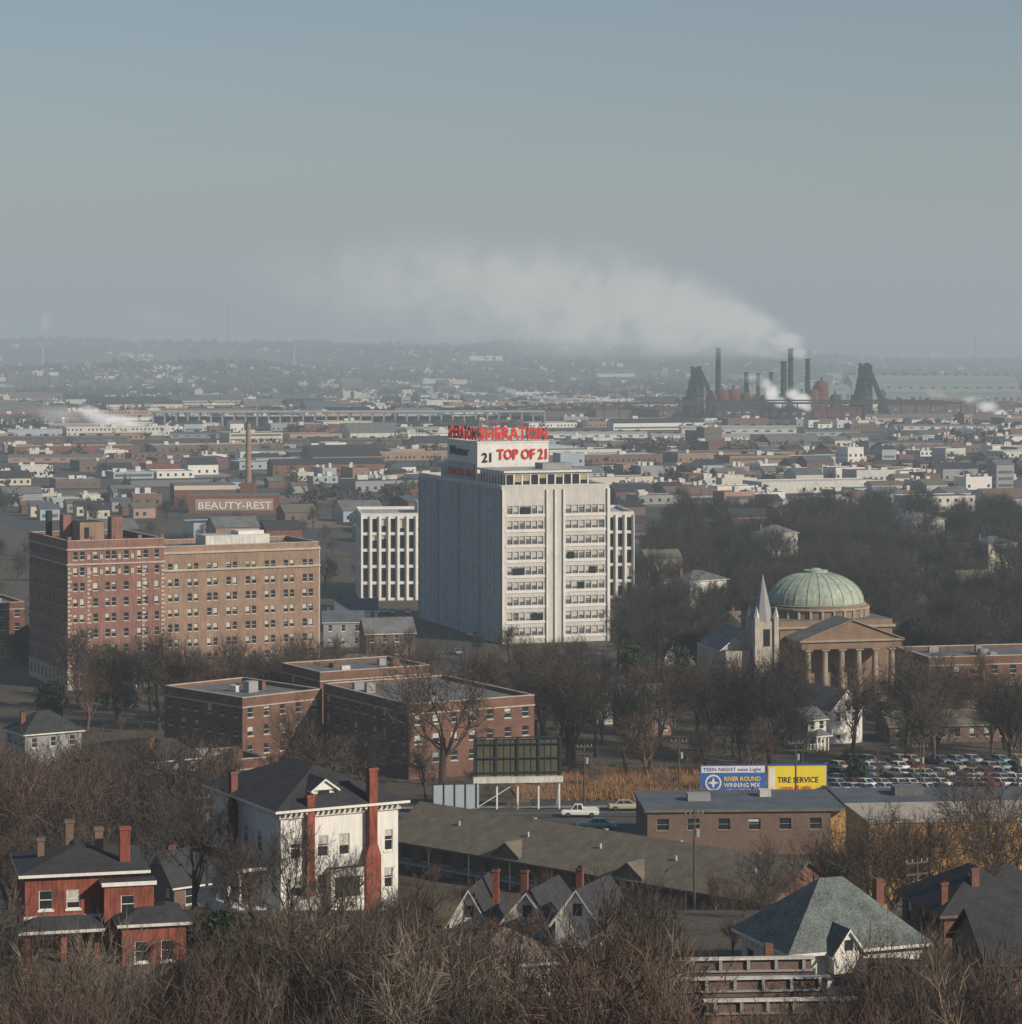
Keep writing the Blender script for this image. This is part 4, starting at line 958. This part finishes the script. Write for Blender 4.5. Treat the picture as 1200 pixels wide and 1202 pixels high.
# ------------------------------------------------------------------ smoke
def smoke_glow_mat(name,col):
    m=bpy.data.materials.new(name); m.use_nodes=True; nt=m.node_tree; N=nt.nodes; L=nt.links; N.clear()
    out=N.new('ShaderNodeOutputMaterial'); ab=N.new('ShaderNodeVolumeAbsorption'); em=N.new('ShaderNodeEmission'); ad=N.new('ShaderNodeAddShader')
    ab.inputs['Color'].default_value=(0,0,0,1); em.inputs['Color'].default_value=(*col,1)  # sunlit brightness of the smoke put in as emission, no scattering
    tc=N.new('ShaderNodeTexCoord'); ln=N.new('ShaderNodeVectorMath'); ln.operation='LENGTH'; L.new(tc.outputs['Object'],ln.inputs[0])
    mr=N.new('ShaderNodeMapRange'); mr.interpolation_type='SMOOTHSTEP'; mr.inputs['From Min'].default_value=.98; mr.inputs['From Max'].default_value=.1; L.new(ln.outputs['Value'],mr.inputs['Value'])
    geo=N.new('ShaderNodeNewGeometry'); nz=N.new('ShaderNodeTexNoise'); nz.inputs['Scale'].default_value=.022; nz.inputs['Detail'].default_value=4; nz.inputs['Roughness'].default_value=.62; nz.inputs['Distortion'].default_value=.6; L.new(geo.outputs['Position'],nz.inputs['Vector'])
    m2=N.new('ShaderNodeMapRange'); m2.inputs['From Min'].default_value=.38; m2.inputs['From Max'].default_value=.66; L.new(nz.outputs['Fac'],m2.inputs['Value'])
    oi=N.new('ShaderNodeObjectInfo'); sp=N.new('ShaderNodeSeparateColor'); L.new(oi.outputs['Color'],sp.inputs[0])
    a=N.new('ShaderNodeMath'); a.operation='MULTIPLY'; L.new(mr.outputs[0],a.inputs[0]); L.new(m2.outputs[0],a.inputs[1])
    c=N.new('ShaderNodeMath'); c.operation='MULTIPLY'; L.new(a.outputs[0],c.inputs[0]); L.new(sp.outputs[0],c.inputs[1])
    L.new(c.outputs[0],ab.inputs['Density']); L.new(c.outputs[0],em.inputs['Strength']); L.new(ab.outputs[0],ad.inputs[0]); L.new(em.outputs[0],ad.inputs[1]); L.new(ad.outputs[0],out.inputs['Volume'])
    return m
SM=smoke_glow_mat('smoke',(.56,.565,.55)); ST=smoke_glow_mat('steam',(.90,.88,.84))
import bmesh
bm=bmesh.new(); bmesh.ops.create_icosphere(bm,subdivisions=3,radius=1); PM=bpy.data.meshes.new('puff'); bm.to_mesh(PM); PM.materials.append(SM)
PS=PM.copy(); PS.materials[0]=ST
def plume(name,pts,me,mul=1):
    e=bpy.data.objects.new(name,None); COL.objects.link(e)
    for (px,py,d,rx,rz,den) in pts:
        o=newobj('puff',me,(X(px,d),d,Z(py,d)),0,e); s=d/FP; o.scale=(rx*s,rz*s*1.3,rz*s); o.rotation_euler=(0,RU(0,.25),0); den*=mul; o.color=(den,den,den,1)
D=2850
plume('smoke_plume',[(938,414,D,14,10,.10),(920,402,D,26,16,.07),(895,388,D,42,23,.045),(858,376,D,62,31,.026),(806,368,D,88,42,.016),(740,360,D,116,54,.010),(650,348,D,160,68,.006),(540,336,D,200,82,.0034),(930,399,D,22,12,.04),(900,410,D,50,15,.014),(820,402,D,120,28,.007),(690,398,D,180,36,.005),(790,345,D,120,44,.006),(690,315,D,150,50,.003),(430,340,D,220,70,.0017)],PM,5.0)
plume('steam_plume',[(906,462,D-60,11,14,.06),(898,450,D-60,13,9,.04),(941,470,D-70,15,12,.09),(930,462,D-70,11,9,.07),(948,478,D-70,9,7,.07),(915,472,D-70,10,9,.06),(885,444,D-60,18,9,.015)],PS,4.5)
plume('steam_plume',[(186,509,2350,11,7,.14),(168,502,2350,22,11,.09),(145,496,2350,28,12,.07),(118,490,2350,28,13,.06),(105,482,2350,18,10,.05),(80,488,2350,48,16,.018)],PS,5)
plume('steam_plume',[(1174,486,2700,11,7,.07),(1158,477,2700,18,9,.04),(1140,470,2700,16,8,.02),(1098,463,3200,18,8,.02),(1098,416,4500,16,6,.008),(55,378,5200,9,18,.006),(210,378,6000,36,9,.003),(180,370,6000,44,12,.002)],PS,4)
# ------------------------------------------------------------------ haze (homogeneous absorbing layers, airlight put in as emission)
def haze(zt,sig,col,k,y0=None):
    m=bpy.data.materials.new('haze_glow'); m.use_nodes=True; nt=m.node_tree; N=nt.nodes; L=nt.links; N.clear()
    out=N.new('ShaderNodeOutputMaterial'); ab=N.new('ShaderNodeVolumeAbsorption'); em=N.new('ShaderNodeEmission'); ad=N.new('ShaderNodeAddShader')
    ab.inputs['Color'].default_value=(0,0,0,1); ab.inputs['Density'].default_value=sig; em.inputs['Color'].default_value=(*col,1); em.inputs['Strength'].default_value=sig
    L.new(ab.outputs[0],ad.inputs[0]); L.new(em.outputs[0],ad.inputs[1]); L.new(ad.outputs[0],out.inputs['Volume'])
    b=MB(); MATS['hz%d'%k]=m; b.box(-19000-k*50,19000+k*50,(-350-k*7) if y0 is None else y0,38000+k*90,-40-k*3,zt,'hz%d'%k); b.obj('haze_layer' if y0 is None else 'smog_bank')
haze(130,.95e-4,(.315,.372,.40),0)
haze(1000,.62e-4,(.36,.40,.415),1)
haze(330,2.9e-4,(.325,.372,.395),2,3150)  # denser far layer added to fade the distance, also glows
# ------------------------------------------------------------------ light, world, camera
el=math.radians(27); az=math.radians(127)
sd=Vector((math.sin(az)*math.cos(el),math.cos(az)*math.cos(el),math.sin(el)))
w=bpy.data.worlds.new('World'); scene.world=w; w.use_nodes=True; nt=w.node_tree
sk=nt.nodes.new('ShaderNodeTexSky'); sk.sky_type='NISHITA'; sk.sun_disc=False; sk.sun_elevation=el; sk.sun_rotation=az; sk.altitude=200; sk.air_density=1.0; sk.dust_density=1.0; sk.ozone_density=2.5
nt.links.new(sk.outputs[0],nt.nodes['Background'].inputs[0]); nt.nodes['Background'].inputs[1].default_value=.07
l=bpy.data.lights.new('sun','SUN'); l.energy=4.3; l.angle=math.radians(.5); l.color=(1,.89,.74); so=bpy.data.objects.new('sun',l); COL.objects.link(so); so.rotation_euler=sd.to_track_quat('Z','Y').to_euler(); so.location=(0,0,300)
cd=bpy.data.cameras.new('camera'); co=bpy.data.objects.new('camera',cd); COL.objects.link(co); co.location=(0,0,CZ); co.rotation_euler=(math.pi/2,0,0)
cd.sensor_width=36; cd.lens=36*FP/1201; cd.shift_y=-(601-HY)/1202; cd.clip_start=1; cd.clip_end=60000
scene.camera=co
scene.view_settings.view_transform='Standard'; scene.view_settings.look='None'; scene.view_settings.exposure=0
print('objects',len(bpy.data.objects),'city',ncity)
